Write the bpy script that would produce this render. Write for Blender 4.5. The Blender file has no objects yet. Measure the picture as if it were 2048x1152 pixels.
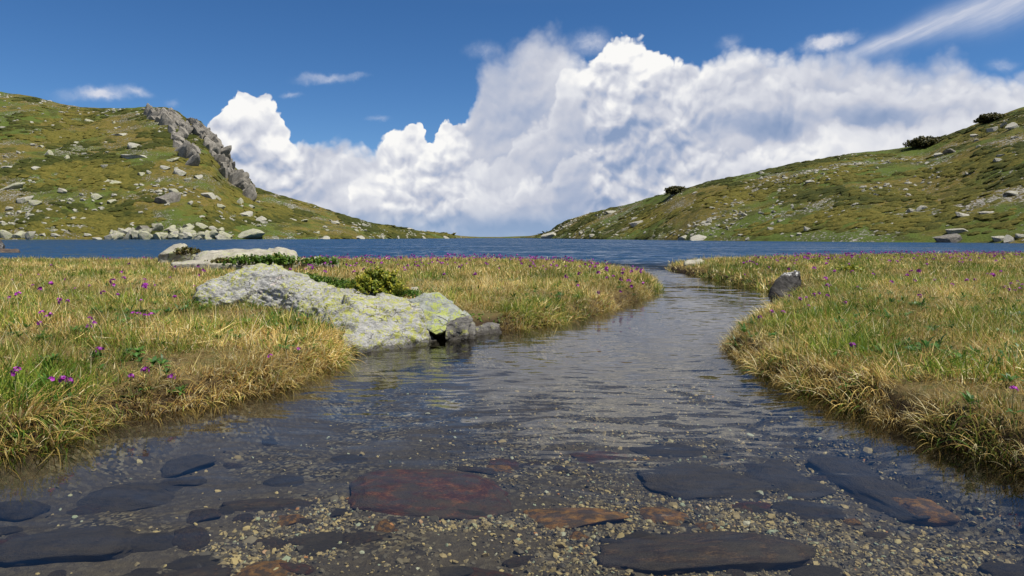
import bpy, bmesh, math, random
import numpy as np
from mathutils import Vector, Matrix, Euler
from math import radians as rad

SC = bpy.context.scene
COL = SC.collection
# ---------------------------------------------------------------- camera
F, CX, HY, CAMH = 1365.33, 1024.0, 473.5, 0.8      # focal length in photo pixels, horizon row, lens height above the water
cd = bpy.data.cameras.new('camera')
cd.sensor_width, cd.lens, cd.clip_start, cd.clip_end = 36.0, 24.0, 0.05, 5000.0
cd.shift_y = -(576.0 - HY) / 2048.0
cam = bpy.data.objects.new('camera', cd)
cam.location = (0, 0, CAMH)
cam.rotation_euler = (rad(90), 0, 0)
COL.objects.link(cam)
SC.camera = cam
SC.cycles.use_denoising = True
SC.cycles.max_bounces = 8
SC.cycles.transparent_max_bounces = 12
SC.cycles.caustics_reflective = False
SC.cycles.caustics_refractive = False
vs = SC.view_settings
vs.view_transform, vs.look, vs.exposure, vs.gamma = 'Standard', 'None', 0.42, 1.0
vs.use_curve_mapping = False
# ---------------------------------------------------------------- sun
SUN_EL, SUN_AZ = rad(62), rad(112)                  # azimuth measured from +Y (ahead) towards +X (right)
sdir = Vector((math.sin(SUN_AZ) * math.cos(SUN_EL), math.cos(SUN_AZ) * math.cos(SUN_EL), math.sin(SUN_EL)))
sl = bpy.data.lights.new('sun', 'SUN')
sl.energy, sl.angle, sl.color = 5.0, rad(0.53), (1.0, 0.95, 0.86)
so = bpy.data.objects.new('sun', sl)
so.rotation_euler = sdir.to_track_quat('Z', 'Y').to_euler()
COL.objects.link(so)

# ---------------------------------------------------------------- node expression helper
class NT:
    """small helper: builds shader nodes from python expressions"""
    def __init__(s, tree):
        s.t = tree
    def node(s, typ, **kw):
        n = s.t.nodes.new(typ)
        for k, v in kw.items():
            setattr(n, k, v)
        return n
    def put(s, sock, v):
        if isinstance(v, E): v = v.s
        if isinstance(v, bpy.types.NodeSocket): s.t.links.new(v, sock)
        elif v is not None:
            if hasattr(sock.default_value, '__len__') and not hasattr(v, '__len__'): v = [v] * len(sock.default_value)
            if hasattr(v, '__len__') and len(v) == 3 and len(sock.default_value) == 4: v = (*v, 1.0)
            sock.default_value = v
    def m(s, op, *a, clamp=False):
        n = s.node('ShaderNodeMath', operation=op, use_clamp=clamp)
        for i, v in enumerate(a): s.put(n.inputs[i], v)
        return E(s, n.outputs[0])
    def v(s, op, *a):
        n = s.node('ShaderNodeVectorMath', operation=op)
        for i, x in enumerate(a):
            if op == 'SCALE' and i == 1: s.put(n.inputs['Scale'], x)
            else: s.put(n.inputs[i], x)
        return E(s, n.outputs['Value'] if op in ('DOT_PRODUCT', 'LENGTH', 'DISTANCE') else n.outputs[0])
    def xyz(s, x, y, z=0.0):
        n = s.node('ShaderNodeCombineXYZ')
        for i, q in enumerate((x, y, z)): s.put(n.inputs[i], q)
        return E(s, n.outputs[0])
    def sep(s, v):
        n = s.node('ShaderNodeSeparateXYZ'); s.put(n.inputs[0], v)
        return [E(s, o) for o in n.outputs]
    def noise(s, vec, scale=1.0, detail=4.0, rough=0.55, dist=0.0, color=False, dim='3D', lac=2.0):
        n = s.node('ShaderNodeTexNoise', noise_dimensions=dim)
        s.put(n.inputs['Vector'], vec); s.put(n.inputs['Scale'], scale); s.put(n.inputs['Detail'], detail)
        s.put(n.inputs['Roughness'], rough); s.put(n.inputs['Distortion'], dist); s.put(n.inputs['Lacunarity'], lac)
        return E(s, n.outputs['Color' if color else 'Fac'])
    def voro(s, vec, scale=1.0, detail=0.0, rough=0.5, feature='F1', out='Distance', dim='3D', rnd=1.0, smooth=0.5):
        n = s.node('ShaderNodeTexVoronoi', voronoi_dimensions=dim, feature=feature)
        s.put(n.inputs['Vector'], vec); s.put(n.inputs['Scale'], scale)
        if 'Detail' in n.inputs and n.inputs['Detail'].enabled: s.put(n.inputs['Detail'], detail); s.put(n.inputs['Roughness'], rough)
        if feature == 'SMOOTH_F1': s.put(n.inputs['Smoothness'], smooth)
        s.put(n.inputs['Randomness'], rnd)
        return E(s, n.outputs[out])
    def mapr(s, x, a, b, c=0.0, d=1.0, smooth=True):
        n = s.node('ShaderNodeMapRange', interpolation_type='SMOOTHSTEP' if smooth else 'LINEAR', clamp=True)
        for i, q in enumerate((x, a, b, c, d)): s.put(n.inputs[i], q)
        return E(s, n.outputs[0])
    def mix(s, f, a, b, mode='MIX'):
        n = s.node('ShaderNodeMix', data_type='RGBA', blend_type=mode)
        s.put(n.inputs[0], f); s.put(n.inputs[6], a); s.put(n.inputs[7], b)
        return E(s, n.outputs[2])
    def ramp(s, f, stops, interp='LINEAR'):
        n = s.node('ShaderNodeValToRGB'); cr = n.color_ramp; cr.interpolation = interp
        while len(cr.elements) < len(stops): cr.elements.new(0.5)
        for e, (p, c) in zip(cr.elements, stops):
            e.position = p; e.color = (*c, 1.0) if hasattr(c, '__len__') else (c, c, c, 1.0)
        s.put(n.inputs[0], f)
        return E(s, n.outputs[0])
    def curve(s, f, pts):
        n = s.node('ShaderNodeFloatCurve'); c = n.mapping.curves[0]
        while len(c.points) < len(pts): c.points.new(0.5, 0.5)
        for q, (x, y) in zip(c.points, pts): q.location = (x, y)
        n.mapping.update(); s.put(n.inputs['Value'], f)
        return E(s, n.outputs[0])
class E:
    def __init__(e, nt, s): e.n, e.s = nt, s
    def __add__(e, o): return e.n.m('ADD', e, o)
    __radd__ = __add__
    def __mul__(e, o): return e.n.m('MULTIPLY', e, o)
    __rmul__ = __mul__
    def __sub__(e, o): return e.n.m('SUBTRACT', e, o)
    def __rsub__(e, o): return e.n.m('SUBTRACT', o, e)
    def __truediv__(e, o): return e.n.m('DIVIDE', e, o)
    def __rtruediv__(e, o): return e.n.m("DIVIDE", o, e)
    def clamp(e): return e.n.m('ADD', e, 0.0, clamp=True)
def L(r, g, b):
    """8-bit display colour to linear"""
    return tuple(((c / 255 + 0.055) / 1.055) ** 2.4 if c > 10 else c / 255 / 12.92 for c in (r, g, b))

# ---------------------------------------------------------------- sky: clear-air sky with a cumulus bank along the horizon
def sky_pt(px, py):
    t, k = (px - CX) / F, (HY - py) / F
    return math.atan(t) * 1.365, math.atan(k / math.sqrt(1 + t * t)) * 1.365
def build_world():
    w = bpy.data.worlds.new('World'); SC.world = w; w.use_nodes = True
    T = w.node_tree; T.nodes.clear(); n = NT(T)
    sky = n.node('ShaderNodeTexSky', sky_type='NISHITA', sun_disc=False)
    sky.sun_elevation, sky.sun_rotation = SUN_EL, SUN_AZ
    sky.altitude, sky.air_density, sky.dust_density, sky.ozone_density = 2300, 1.0, 0.0, 3.0
    d = n.node('ShaderNodeTexCoord').outputs['Generated']
    x, y, z = n.sep(d)
    az = n.m('ARCTAN2', x, y); el = n.m('ARCSINE', z)
    u0 = n.m('PINGPONG', az * 1.365 + 1.15, 2.3) - 1.15            # the bank repeats, mirrored, round the horizon
    v0 = el * 1.365
    p0 = n.xyz(u0, v0, 0.37)
    # domain warp: rolling, cauliflower outline
    w1 = n.v('SUBTRACT', n.noise(p0, 9.0, 4.0, 0.55, color=True), (0.5, 0.5, 0.5))
    w2 = n.v('SUBTRACT', n.noise(p0, 38.0, 4.0, 0.6, color=True), (0.5, 0.5, 0.5))
    pw = n.v('ADD', p0, n.v('ADD', n.v('SCALE', w1, 0.055), n.v('SCALE', w2, 0.008)))
    u, v, _ = n.sep(pw)
    heads = 0.36 - n.voro(pw, 26.0, 2.0, 0.5, dim='2D')               # rounded heads
    uu = (u + 1.2) / 2.4
    def prof(pts, s=2.0):
        q = [sky_pt(a, b) for a, b in pts]
        return n.curve(uu, [((a + 1.2) / 2.4, max(b, 0.0) * s) for a, b in q]) * (1.0 / s)
    def lev(pts):
        return n.curve(uu, [((sky_pt(a, 300)[0] + 1.2) / 2.4, b) for a, b in pts])
    soft = lev([(-600, .4), (0, .4), (395, .3), (410, .0), (560, .0), (640, .2), (740, .2), (780, .0), (915, .0), (945, .35), (1000, .5), (1150, .45), (1190, .03), (1340, .02), (1420, .18),
             (1600, .26), (1800, .5), (2047, .3), (2600, .3)])
    crisp = n.m('POWER', n.m('SUBTRACT', 1.0, n.mapr(soft, 0.0, 0.4)), 1.5)
    def layer(pts, hk, sf, base, gain, fall):
        dp = prof(pts) - v + heads * hk
        al = n.mapr(dp, sf * -0.5, sf)
        return al, dp, n.m('EXPONENT', n.m('MAXIMUM', dp, 0.0) * (-1.0 / fall)) * gain + base
    P0 = [(-700, 330), (-400, 380), (-100, 440), (330, 420), (392, 320), (412, 245), (436, 214), (452, 198), (474, 182), (503, 175), (532, 181), (552, 200), (568, 230), (592, 264), (640, 275), (690, 278),
          (745, 296), (775, 272), (795, 246), (820, 240), (842, 252), (853, 276), (870, 244), (895, 232), (915, 232), (930, 222), (944, 205),
          (950, 165), (962, 135), (985, 112), (1030, 92), (1070, 62), (1100, 56), (1140, 84), (1175, 110), (1200, 88), (1225, 60), (1262, 56), (1290, 76), (1330, 108), (1360, 122),
          (1400, 112), (1450, 94), (1490, 90), (1530, 102), (1600, 104), (1700, 96), (1780, 102), (1830, 126), (1880, 110), (1940, 112), (1990, 146), (2047, 142), (2250, 110), (2560, 170)]
    alpha, depth, b = layer(P0, 0.022, soft * 0.09 + 0.004, 0.46, crisp * 0.36 + 0.16, crisp * 0.02 + 0.055)
    def over(b, pts, hk, sf, base, gain, fall, lo=0.10, op=1.0):
        al, dp, bb = layer(pts, hk, sf, base, gain, fall)
        k = al * n.mapr(dp, lo * 0.35, lo, op, 0.0)                    # each heap dissolves downwards into the bank
        return b + k * (bb - b)
    b = over(b, [(-700, 400), (395, 470), (405, 330), (430, 305), (470, 288), (500, 292), (540, 340), (600, 350), (640, 300), (700, 296), (740, 306), (790, 318), (850, 300), (900, 300), (960, 320), (1040, 260),
                 (1100, 225), (1118, 165), (1150, 128), (1190, 130), (1215, 150), (1260, 160), (1330, 172), (1420, 160), (1520, 150), (1640, 172), (1740, 150), (1840, 165), (1960, 160), (2060, 190), (2560, 220)],
             0.03, 0.016, 0.42, 0.44, 0.05, 0.11, 0.85)
    b = over(b, [(-700, 440), (420, 470), (440, 372), (480, 345), (520, 360), (560, 420), (660, 440), (700, 372), (730, 338), (765, 326), (800, 345), (835, 400), (880, 420), (930, 372), (980, 356), (1020, 372), (1060, 342),
                 (1090, 352), (1110, 330), (1150, 290), (1190, 300), (1230, 350), (1300, 342), (1400, 300), (1500, 285), (1600, 275), (1700, 240), (1800, 235), (1900, 225), (2060, 230), (2560, 290)],
             0.034, 0.018, 0.36, 0.52, 0.06, 0.10, 0.85)
    b = over(b, [(-700, 470), (660, 472), (720, 440), (800, 430), (870, 418), (930, 400), (990, 425), (1030, 410), (1075, 400), (1100, 430), (1200, 455), (1400, 380), (1600, 330), (1800, 300), (2060, 300), (2560, 350)],
             0.03, 0.02, 0.32, 0.36, 0.05, 0.08, 0.7)
    def relief(off):
        q = n.v('ADD', pw, (*off, 0))
        return n.voro(q, 15.0, 2.5, 0.5, feature='SMOOTH_F1', dim='2D', smooth=0.25) * -0.8 + n.noise(q, 11.0, 3.0, 0.5) * 0.45
    rel = relief((0, 0)) - relief((-0.004, 0.014))
    def splat(px, py, rx, ry, amp):
        a, b = sky_pt(px, py)
        q = n.v('MULTIPLY', n.v('SUBTRACT', pw, (a, b, 0.37)), (1000.0 / rx, 1000.0 / ry, 0))
        return n.m('EXPONENT', n.v('DOT_PRODUCT', q, q) * -1.0) * amp
    S = [(500, 225, 75, 50, .16), (465, 318, 70, 30, -.22), (760, 390, 75, 50, .22), (830, 290, 80, 35, .2), (760, 440, 60, 14, -.2), (960, 400, 70, 40, .12), (1050, 362, 34, 18, .3),
         (1270, 95, 80, 40, .2), (1150, 170, 40, 45, .25), (1000, 180, 70, 60, -.02), (1290, 290, 130, 50, -.16), (1150, 400, 150, 50, -.22), (1000, 458, 260, 22, -.4),
         (1500, 112, 160, 22, .22), (1560, 245, 55, 28, -.36), (1765, 240, 70, 28, -.42), (1640, 300, 200, 30, .2), (1900, 180, 150, 40, .1), (1420, 210, 120, 40, .0), (1330, 235, 150, 40, -.05), (1640, 190, 200, 30, -.06), (1870, 215, 150, 30, -.08), (640, 330, 50, 40, -.10), (1010, 230, 80, 50, -.10)]
    for q in S: b = b + splat(*q)
    b = b + rel * (crisp * 0.80 + 0.28) + (n.noise(pw, 3.2, 3.0, 0.5) - 0.5) * 0.3
    b = n.mapr(b, 0.04, 1.0, 0.0, 1.0, smooth=False)
    ccol = n.ramp(b, [(0.0, L(138, 158, 192)), (0.25, L(168, 180, 205)), (0.5, L(200, 204, 217)), (0.72, L(223, 225, 232)), (1.0, L(252, 251, 249))])
    ccol = n.mix(n.mapr(v0, 0.0, 0.07, 0.6, 0.0), ccol, L(150, 176, 208))
    # thin wisps and the long streak of high cloud
    def wisp(px, py, rx, ry, amp, ang=0.0):
        a, bb = sky_pt(px, py)
        q = n.v('SUBTRACT', pw2, (a, bb, 0.37))
        qx, qy, _ = n.sep(q); c, s = math.cos(ang), math.sin(ang)
        ax, ay = (qx * c + qy * s) * (1000.0 / rx), (qy * c - qx * s) * (1000.0 / ry)
        return n.m('EXPONENT', (ax * ax + ay * ay) * -1.0) * amp
    pw2 = n.v('ADD', p0, n.v('ADD', n.v('SCALE', w1, 0.05), n.v('SCALE', w2, 0.02)))
    wn = n.noise(n.v('MULTIPLY', pw2, (1.0, 1.6, 1.0)), 26.0, 6.0, 0.62)
    ws = wisp(205, 190, 26, 13, .7) + wisp(140, 195, 40, 14, .28) + wisp(272, 182, 26, 12, .55) + wisp(345, 205, 14, 10, .4) + wisp(645, 158, 55, 11, .5, .15) + wisp(578, 190, 26, 6, .4) \
        + wisp(1452, 84, 24, 18, .4) + wisp(1660, 84, 48, 14, .9, .1) + wisp(2010, 128, 26, 14, .45) + wisp(755, 243, 22, 6, .4) + wisp(965, 100, 40, 20, .4) + wisp(1180, 85, 50, 28, .5) + wisp(710, 150, 30, 6, .25)
    ws = n.mapr(ws * (0.35 + wn * 1.5), 0.08, 1.0)
    # streak
    a, bb = sky_pt(1690, 108); a2, b2 = sky_pt(2048, -8)
    ang = math.atan2(b2 - bb, a2 - a); c, s_ = math.cos(ang), math.sin(ang)
    qx, qy, _ = n.sep(n.v('SUBTRACT', n.v('ADD', p0, n.v('SCALE', w1, 0.03)), (a, bb, 0.37)))
    along, across = qx * c + qy * s_, qy * c - qx * s_
    wid = n.m('MULTIPLY', n.mapr(along, -0.02, 0.3, 0.010, 0.030), 1.0)
    rr = across / wid
    fib = n.noise(n.xyz(along * 5.0, across * 60.0 - along * 8.0, 1.3), 1.6, 5.0, 0.6)
    st = n.m('EXPONENT', rr * rr * -1.0) * n.mapr(along, -0.03, 0.05) * n.mapr(along, 0.45, 0.95, 1.0, 0.0) * (0.25 + fib * 0.85)
    veil = n.mapr(n.noise(n.v('MULTIPLY', d, (1.0, 1.0, 2.5)), 2.2, 5.0, 0.6, 1.2), 0.40, 0.70, 0.10, 0.60) * n.mapr(v0, 0.44, 0.66)   # thin high cloud, mirrored in the near water
    st = n.m('MAXIMUM', st, veil)
    thin = n.m('MINIMUM', n.m('MAXIMUM', ws * 0.85, st * 0.9), 1.0)
    wcol = n.ramp(thin, [(0.0, L(205, 214, 232)), (1.0, L(236, 234, 238))])
    hs = n.node('ShaderNodeHueSaturation'); hs.inputs['Saturation'].default_value = 1.22
    T.links.new(sky.outputs[0], hs.inputs['Color'])
    skyc = n.mix(1.0, hs.outputs[0], (0.92, 1.0, 1.10, 1.0), 'MULTIPLY')
    b1 = n.node('ShaderNodeBackground'); n.put(b1.inputs[0], skyc); b1.inputs[1].default_value = 0.070
    b2_ = n.node('ShaderNodeBackground'); n.put(b2_.inputs[0], wcol); b2_.inputs[1].default_value = 0.74
    b3 = n.node('ShaderNodeBackground'); n.put(b3.inputs[0], ccol); b3.inputs[1].default_value = 0.74
    m1 = n.node('ShaderNodeMixShader'); n.put(m1.inputs[0], thin); T.links.new(b1.outputs[0], m1.inputs[1]); T.links.new(b2_.outputs[0], m1.inputs[2])
    m2 = n.node('ShaderNodeMixShader'); n.put(m2.inputs[0], alpha); T.links.new(m1.outputs[0], m2.inputs[1]); T.links.new(b3.outputs[0], m2.inputs[2])
    out = n.node('ShaderNodeOutputWorld'); T.links.new(m2.outputs[0], out.inputs[0])
    w.cycles.sampling_method = 'MANUAL'; w.cycles.sample_map_resolution = 512
build_world()

# ---------------------------------------------------------------- numpy helpers
RNG = np.random.default_rng(11)
_perm = np.random.default_rng(3).permutation(512).astype(np.int64)
_grad = np.random.default_rng(4).normal(size=(512, 3)); _grad /= np.linalg.norm(_grad, axis=1)[:, None]
def perlin(p):
    p = np.asarray(p, float); i = np.floor(p).astype(np.int64); f = p - i
    w = f * f * f * (f * (f * 6 - 15) + 10); out = np.zeros(len(p))
    for dx in (0, 1):
        for dy in (0, 1):
            for dz in (0, 1):
                h = _perm[(_perm[(_perm[(i[:, 0] + dx) & 511] + i[:, 1] + dy) & 511] + i[:, 2] + dz) & 511]
                g = _grad[h]
                d = (f[:, 0] - dx) * g[:, 0] + (f[:, 1] - dy) * g[:, 1] + (f[:, 2] - dz) * g[:, 2]
                out += d * np.where(dx, w[:, 0], 1 - w[:, 0]) * np.where(dy, w[:, 1], 1 - w[:, 1]) * np.where(dz, w[:, 2], 1 - w[:, 2])
    return out * 1.6
def fbm(p, o=4, gain=0.5, ridged=False):
    p = np.asarray(p, float); a, s, t = 1.0, np.zeros(len(p)), 0.0
    for k in range(o):
        q = perlin(p * 2.03 ** k + 17.3 * k)
        s += a * ((1 - 2 * np.abs(q)) if ridged else q); t += a; a *= gain
    return s / t
def xy(X, Y, k=1.0, z=0.0):
    return np.stack([np.ravel(X) * k, np.ravel(Y) * k, np.full(np.size(X), z)], 1)
def sm(x, a=0.0, b=1.0):
    x = np.clip((x - a) / (b - a), 0, 1); return x * x * (3 - 2 * x)

def new_obj(name, verts, faces, mat=None, parent=None, smooth=True, loc=None, link=True):
    me = bpy.data.meshes.new(name)
    me.from_pydata([tuple(v) for v in verts] if not isinstance(verts, np.ndarray) else verts.tolist(), [], faces if not isinstance(faces, np.ndarray) else faces.tolist())
    if smooth: me.polygons.foreach_set('use_smooth', np.ones(len(me.polygons), bool))
    if mat: me.materials.append(mat)
    o = bpy.data.objects.new(name, me)
    if link: COL.objects.link(o)
    if parent: o.parent = parent
    if loc is not None: o.location = loc
    return o
def inst(name, me, parent=None, loc=(0, 0, 0), rot=(0, 0, 0), scl=(1, 1, 1)):
    o = bpy.data.objects.new(name, me); COL.objects.link(o)
    o.parent = parent; o.location = loc; o.rotation_euler = rot; o.scale = scl
    return o
def empty(name, loc=(0, 0, 0), rz=0.0):
    o = bpy.data.objects.new(name, None); COL.objects.link(o); o.empty_display_size = 0.1
    o.location = loc; o.rotation_euler = (0, 0, rz); return o
def tag(o, label=None, cat=None, group=None, kind=None):
    if label: o['label'] = label
    if cat: o['category'] = cat
    if group: o['group'] = group
    if kind: o['kind'] = kind
    return o
def grid_faces(nr, nc):
    i = np.arange(nr * nc).reshape(nr, nc)
    return np.stack([i[:-1, :-1], i[:-1, 1:], i[1:, 1:], i[1:, :-1]], -1).reshape(-1, 4)
def material(name):
    m = bpy.data.materials.new(name); m.use_nodes = True; m.node_tree.nodes.clear()
    n = NT(m.node_tree); out = n.node('ShaderNodeOutputMaterial')
    return m, n, out
def principled(n, out, col, rough=0.8, normal=None, spec=0.3):
    b = n.node('ShaderNodeBsdfPrincipled')
    n.put(b.inputs['Base Color'], col); n.put(b.inputs['Roughness'], rough); b.inputs['Specular IOR Level'].default_value = spec
    if normal is not None: n.put(b.inputs['Normal'], normal)
    n.t.links.new(b.outputs[0], out.inputs[0]); return b
def bump(n, h, dist, strength=1.0):
    b = n.node('ShaderNodeBump'); n.put(b.inputs['Height'], h); b.inputs['Distance'].default_value = dist; b.inputs['Strength'].default_value = strength
    return E(n, b.outputs[0])
def pos(n): return n.node('ShaderNodeNewGeometry').outputs['Position']
def objc(n): return n.node('ShaderNodeTexCoord').outputs['Object']

# ---------------------------------------------------------------- shoreline of stream and lake (metres; x right, y ahead)
LEFT = [(-70, 0.6), (-12, 1.6), (-5, 2.1), (-2.6, 2.35), (-1.95, 2.50), (-1.80, 2.62), (-1.76, 2.86), (-1.72, 3.0), (-1.60, 3.12), (-1.40, 3.32), (-1.25, 3.6), (-1.17, 4.1), (-1.15, 4.65),
        (-1.0, 5.15), (-.6, 5.5), (-.1, 5.85), (.3, 6.2), (.62, 6.72), (1.15, 7.7), (1.75, 9.0), (2.12, 10.1), (2.4, 11.6), (2.45, 13.4), (2.25, 16), (1.6, 18.0), (0, 18.8), (-4, 18.5),
        (-10, 18.3), (-16, 18.5), (-30, 19), (-70, 20)]
RIGHT = [(1.9, -4), (1.95, 1.2), (1.88, 2.0), (1.80, 2.37), (1.73, 2.52), (1.67, 2.75), (1.63, 3.06), (1.53, 3.5), (1.48, 4.02), (1.48, 4.62), (1.62, 5.1), (2.1, 6.0), (3.0, 7.6), (3.62, 8.5), (3.95, 9.0), (3.95, 9.6),
         (3.8, 10.2), (3.85, 12), (3.8, 13.7), (3.65, 16.1), (3.9, 16.8), (4.8, 17.8), (7, 19.6), (10, 21.5), (16, 23.5), (30, 25), (70, 26), (70, -4)]
def chaikin(p, it=2):
    p = np.array(p, float)
    for _ in range(it):
        q = np.roll(p, -1, 0); p = np.stack([p * .75 + q * .25, p * .25 + q * .75], 1).reshape(-1, 2)
    return p
PL, PR = chaikin(LEFT), chaikin(RIGHT)
def sdist(X, Y, poly):
    X, Y = np.ravel(X), np.ravel(Y); d2 = np.full(X.shape, 1e9); ins = np.zeros(X.shape, bool)
    for a, b in zip(poly, np.roll(poly, -1, 0)):
        e = b - a; wx, wy = X - a[0], Y - a[1]
        h = np.clip((wx * e[0] + wy * e[1]) / max(e @ e, 1e-9), 0, 1)
        d2 = np.minimum(d2, (wx - e[0] * h) ** 2 + (wy - e[1] * h) ** 2)
        c = ((a[1] > Y) != (b[1] > Y))
        if c.any(): ins ^= c & (X < (b[0] - a[0]) * (Y - a[1]) / (b[1] - a[1] + 1e-12) + a[0])
    return np.where(ins, 1, -1) * np.sqrt(d2)
def shore(X, Y):
    """signed distance to the bank edge, positive on land"""
    s = np.maximum(sdist(X, Y, PL), sdist(X, Y, PR))
    return s + 0.085 * fbm(xy(X, Y, 2.3), 2) + 0.03 * fbm(xy(X, Y, 8.0), 2)
def ground_z(X, Y, s=None):
    X, Y = np.ravel(X).astype(float), np.ravel(Y).astype(float)
    if s is None: s = shore(X, Y)
    land = 0.125 * sm(s, -0.01, 0.11) + 0.06 * sm(s, 0.05, 0.9) + sm(s, 0, 0.5) * (0.045 * fbm(xy(X, Y, 0.45, 3.1), 3) + 0.05 * fbm(xy(X, Y, 1.7, 1.1), 3) * sm(40 - Y, 20, 36))
    land = land * np.where((Y > 12) & (X > 3), 1.15, 1.0)
    deep = 0.13 + 0.20 * sm(Y, 3.5, 9.0) + 0.05 * fbm(xy(X, Y, 0.6, 5.0), 2) + 0.16 * np.clip(Y - 15, 0, 22)
    bed = -deep * sm(-s, -0.02, 0.32) - 0.05 * sm(-s, 0, 0.05) + 0.016 * fbm(xy(X, Y, 4.0, 9.0), 3) * sm(-s, 0, .3)
    return np.where(s > 0, land, bed)
# far side of the lake: shore row, skyline row and skyline distance by photo column
SHX = [-1500, 0, 400, 700, 900, 960, 1040, 1080, 1200, 1400, 1700, 2048, 3500]
SHD = [150, 196, 205, 235, 320, 430, 430, 300, 205, 140, 106, 84, 60]
RGX = [-1500, -400, 0, 60, 120, 165, 240, 290, 330, 358, 372, 395, 415, 430, 445, 460, 480, 500, 510, 560, 620, 690, 740, 800, 860, 900, 930, 960, 1000, 1060, 1085, 1100, 1130, 1180, 1260, 1340, 1420, 1500, 1600, 1700, 1800, 1850, 1900, 1960, 2048, 2400, 3500]
RGY = [120, 165, 183, 192, 208, 216, 218, 215, 216, 224, 236, 240, 256, 275, 305, 324, 342, 361, 374, 390, 407, 432, 447, 457, 465, 470, 473.3, 474.6, 474.6, 472.5, 468, 462, 442, 427, 407, 387, 362, 347, 327, 310, 299, 292, 270, 247, 217, 130, 90]
RDX = [-1500, 0, 400, 520, 740, 900, 960, 1040, 1100, 1350, 1700, 2048, 3500]
RDD = [300, 345, 320, 300, 290, 350, 445, 445, 330, 225, 205, 195, 170]
def far_prof(t):
    px = CX + t * F
    s = np.interp(px, SHX, SHD); r = np.interp(px, RDX, RDD); y = np.interp(px, RGX, RGY)
    return s, r, CAMH + r * (HY - y) / F
def far_z(X, Y):
    X, Y = np.ravel(X).astype(float), np.ravel(Y).astype(float)
    t = X / Y; s, r, H = far_prof(t)
    s = s + 5.0 * fbm(xy(X, np.zeros_like(X), 0.03), 3) * np.clip(H / 20, 0.05, 1)
    f = (Y - s) / (r - s)
    g = np.clip(f, 0, 1); g = g * (1.12 - 0.12 * g)
    big = fbm(xy(X, Y, 0.022, 1.7), 4); fine = fbm(xy(X, Y, 0.13, 4.4), 4)
    tall = np.clip(H / 18.0, 0.0, 1.0)
    z = 0.25 * sm(f, 0, 0.02) + H * g + tall * (big * 3.4 * sm(f, 0.02, 0.3) * (1 - 0.75 * sm(f, 0.75, 1.0)) + fine * 0.9 * sm(f, 0.0, 0.08) * (1 - .5 * sm(f, .85, 1)))
    z = np.where(f > 1, H - (f - 1) * (r - s) * 0.55 + tall * 0.4 * fine * (f < 1.2), z)
    return np.where(f < 0, np.maximum(f * (r - s) * 0.12, -4.0) - 0.05, z)

# ---------------------------------------------------------------- ground sheets
def mat_meadow():
    m, n, out = material('meadow_soil'); p = pos(n)
    x, y, z = n.sep(p)
    n1 = n.noise(p, 1.6, 5); n2 = n.noise(p, 24, 5, .65); n3 = n.noise(p, 140, 3, .7)
    soil = n.ramp(n2, [(0.3, (0.020, 0.013, 0.008)), (0.7, (0.062, 0.040, 0.02))])
    turf = n.ramp(n.m('ADD', n1 * .5, n2 * .5), [(0.38, (0.045, 0.036, 0.015)), (0.5, (0.14, 0.10, 0.038)), (0.62, (0.06, 0.07, 0.018))])
    land = n.mix(n.mapr(z, 0.06, 0.14), soil, turf)
    silt = n.ramp(n.m('ADD', n1 * .6, n3 * .4), [(0.3, (0.045, 0.038, 0.030)), (0.55, (0.095, 0.080, 0.062)), (0.75, (0.15, 0.128, 0.095))])
    cell = n.voro(p, 70.0, out='Color'); cr, cg, cb = n.sep(cell)
    grit = n.ramp(cr, [(0.0, (0.02, 0.018, 0.017)), (0.45, (0.06, 0.052, 0.042)), (0.75, (0.16, 0.13, 0.08)), (1.0, (0.30, 0.27, 0.19))])
    silt = n.mix(n.mapr(n.noise(p, 2.3, 4, .6), 0.42, 0.62, 0.15, 0.85), silt, grit)
    col = n.mix(n.mapr(z, -0.07, 0.01), silt, land)
    principled(n, out, col, 0.9, bump(n, n2 * .6 + n3 * .4, 0.02), 0.15)
    return m
r = np.geomspace(0.25, 31.0, 330); tt = np.tan(np.linspace(-1.05, 1.05, 760))
TT, RR = np.meshgrid(tt, r); GX, GY = TT * RR, RR - 1.0
GZ = ground_z(GX, GY)
tag(new_obj('meadow_ground', np.stack([GX.ravel(), GY.ravel(), GZ], 1), grid_faces(len(r), len(tt)), mat_meadow()), 'grassy banks and silty bed of the stream by the lake', kind='structure')

def mat_hill():
    m, n, out = material('hill_turf'); p = pos(n)
    ps = n.v('MULTIPLY', p, (1.0, 1.0, 1.8))
    n0 = n.noise(ps, 0.03, 4, .55); n1 = n.noise(ps, 0.16, 5, .6); n2 = n.noise(ps, 0.9, 5, .65); n3 = n.noise(ps, 3.5, 4, .7)
    grass = n.ramp(n2 * .55 + n1 * .45, [(0.32, (0.048, 0.046, 0.010)), (0.46, (0.100, 0.086, 0.018)), (0.56, (0.165, 0.122, 0.032)), (0.70, (0.27, 0.18, 0.07))])
    green = n.ramp(n3, [(0.3, (0.045, 0.070, 0.012)), (0.7, (0.10, 0.125, 0.024))])
    col = n.mix(n.mapr(n0 + n1 * .3, 0.60, 0.72), grass, green)
    heath = n.ramp(n3, [(0.3, (0.026, 0.030, 0.008)), (0.7, (0.070, 0.068, 0.016))])
    col = n.mix(n.mapr(n1 + n2 * .25, 0.66, 0.72, 0.0, 0.75), col, heath)
    rock = n.ramp(n3, [(0.3, (0.16, 0.145, 0.12)), (0.7, (0.44, 0.42, 0.37))])
    nr = n.noise(ps, 0.07, 3, .5); nf = n.noise(ps, 1.7, 4, .7)
    scree = n.mapr(nf + nr * .55, 0.86, 0.93)
    col = n.mix(scree, col, rock)
    principled(n, out, col, 0.95, bump(n, n2 * .5 + n3 * .5 + scree * .3, 0.5), 0.1)
    return m
M_HILL = mat_hill()
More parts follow.
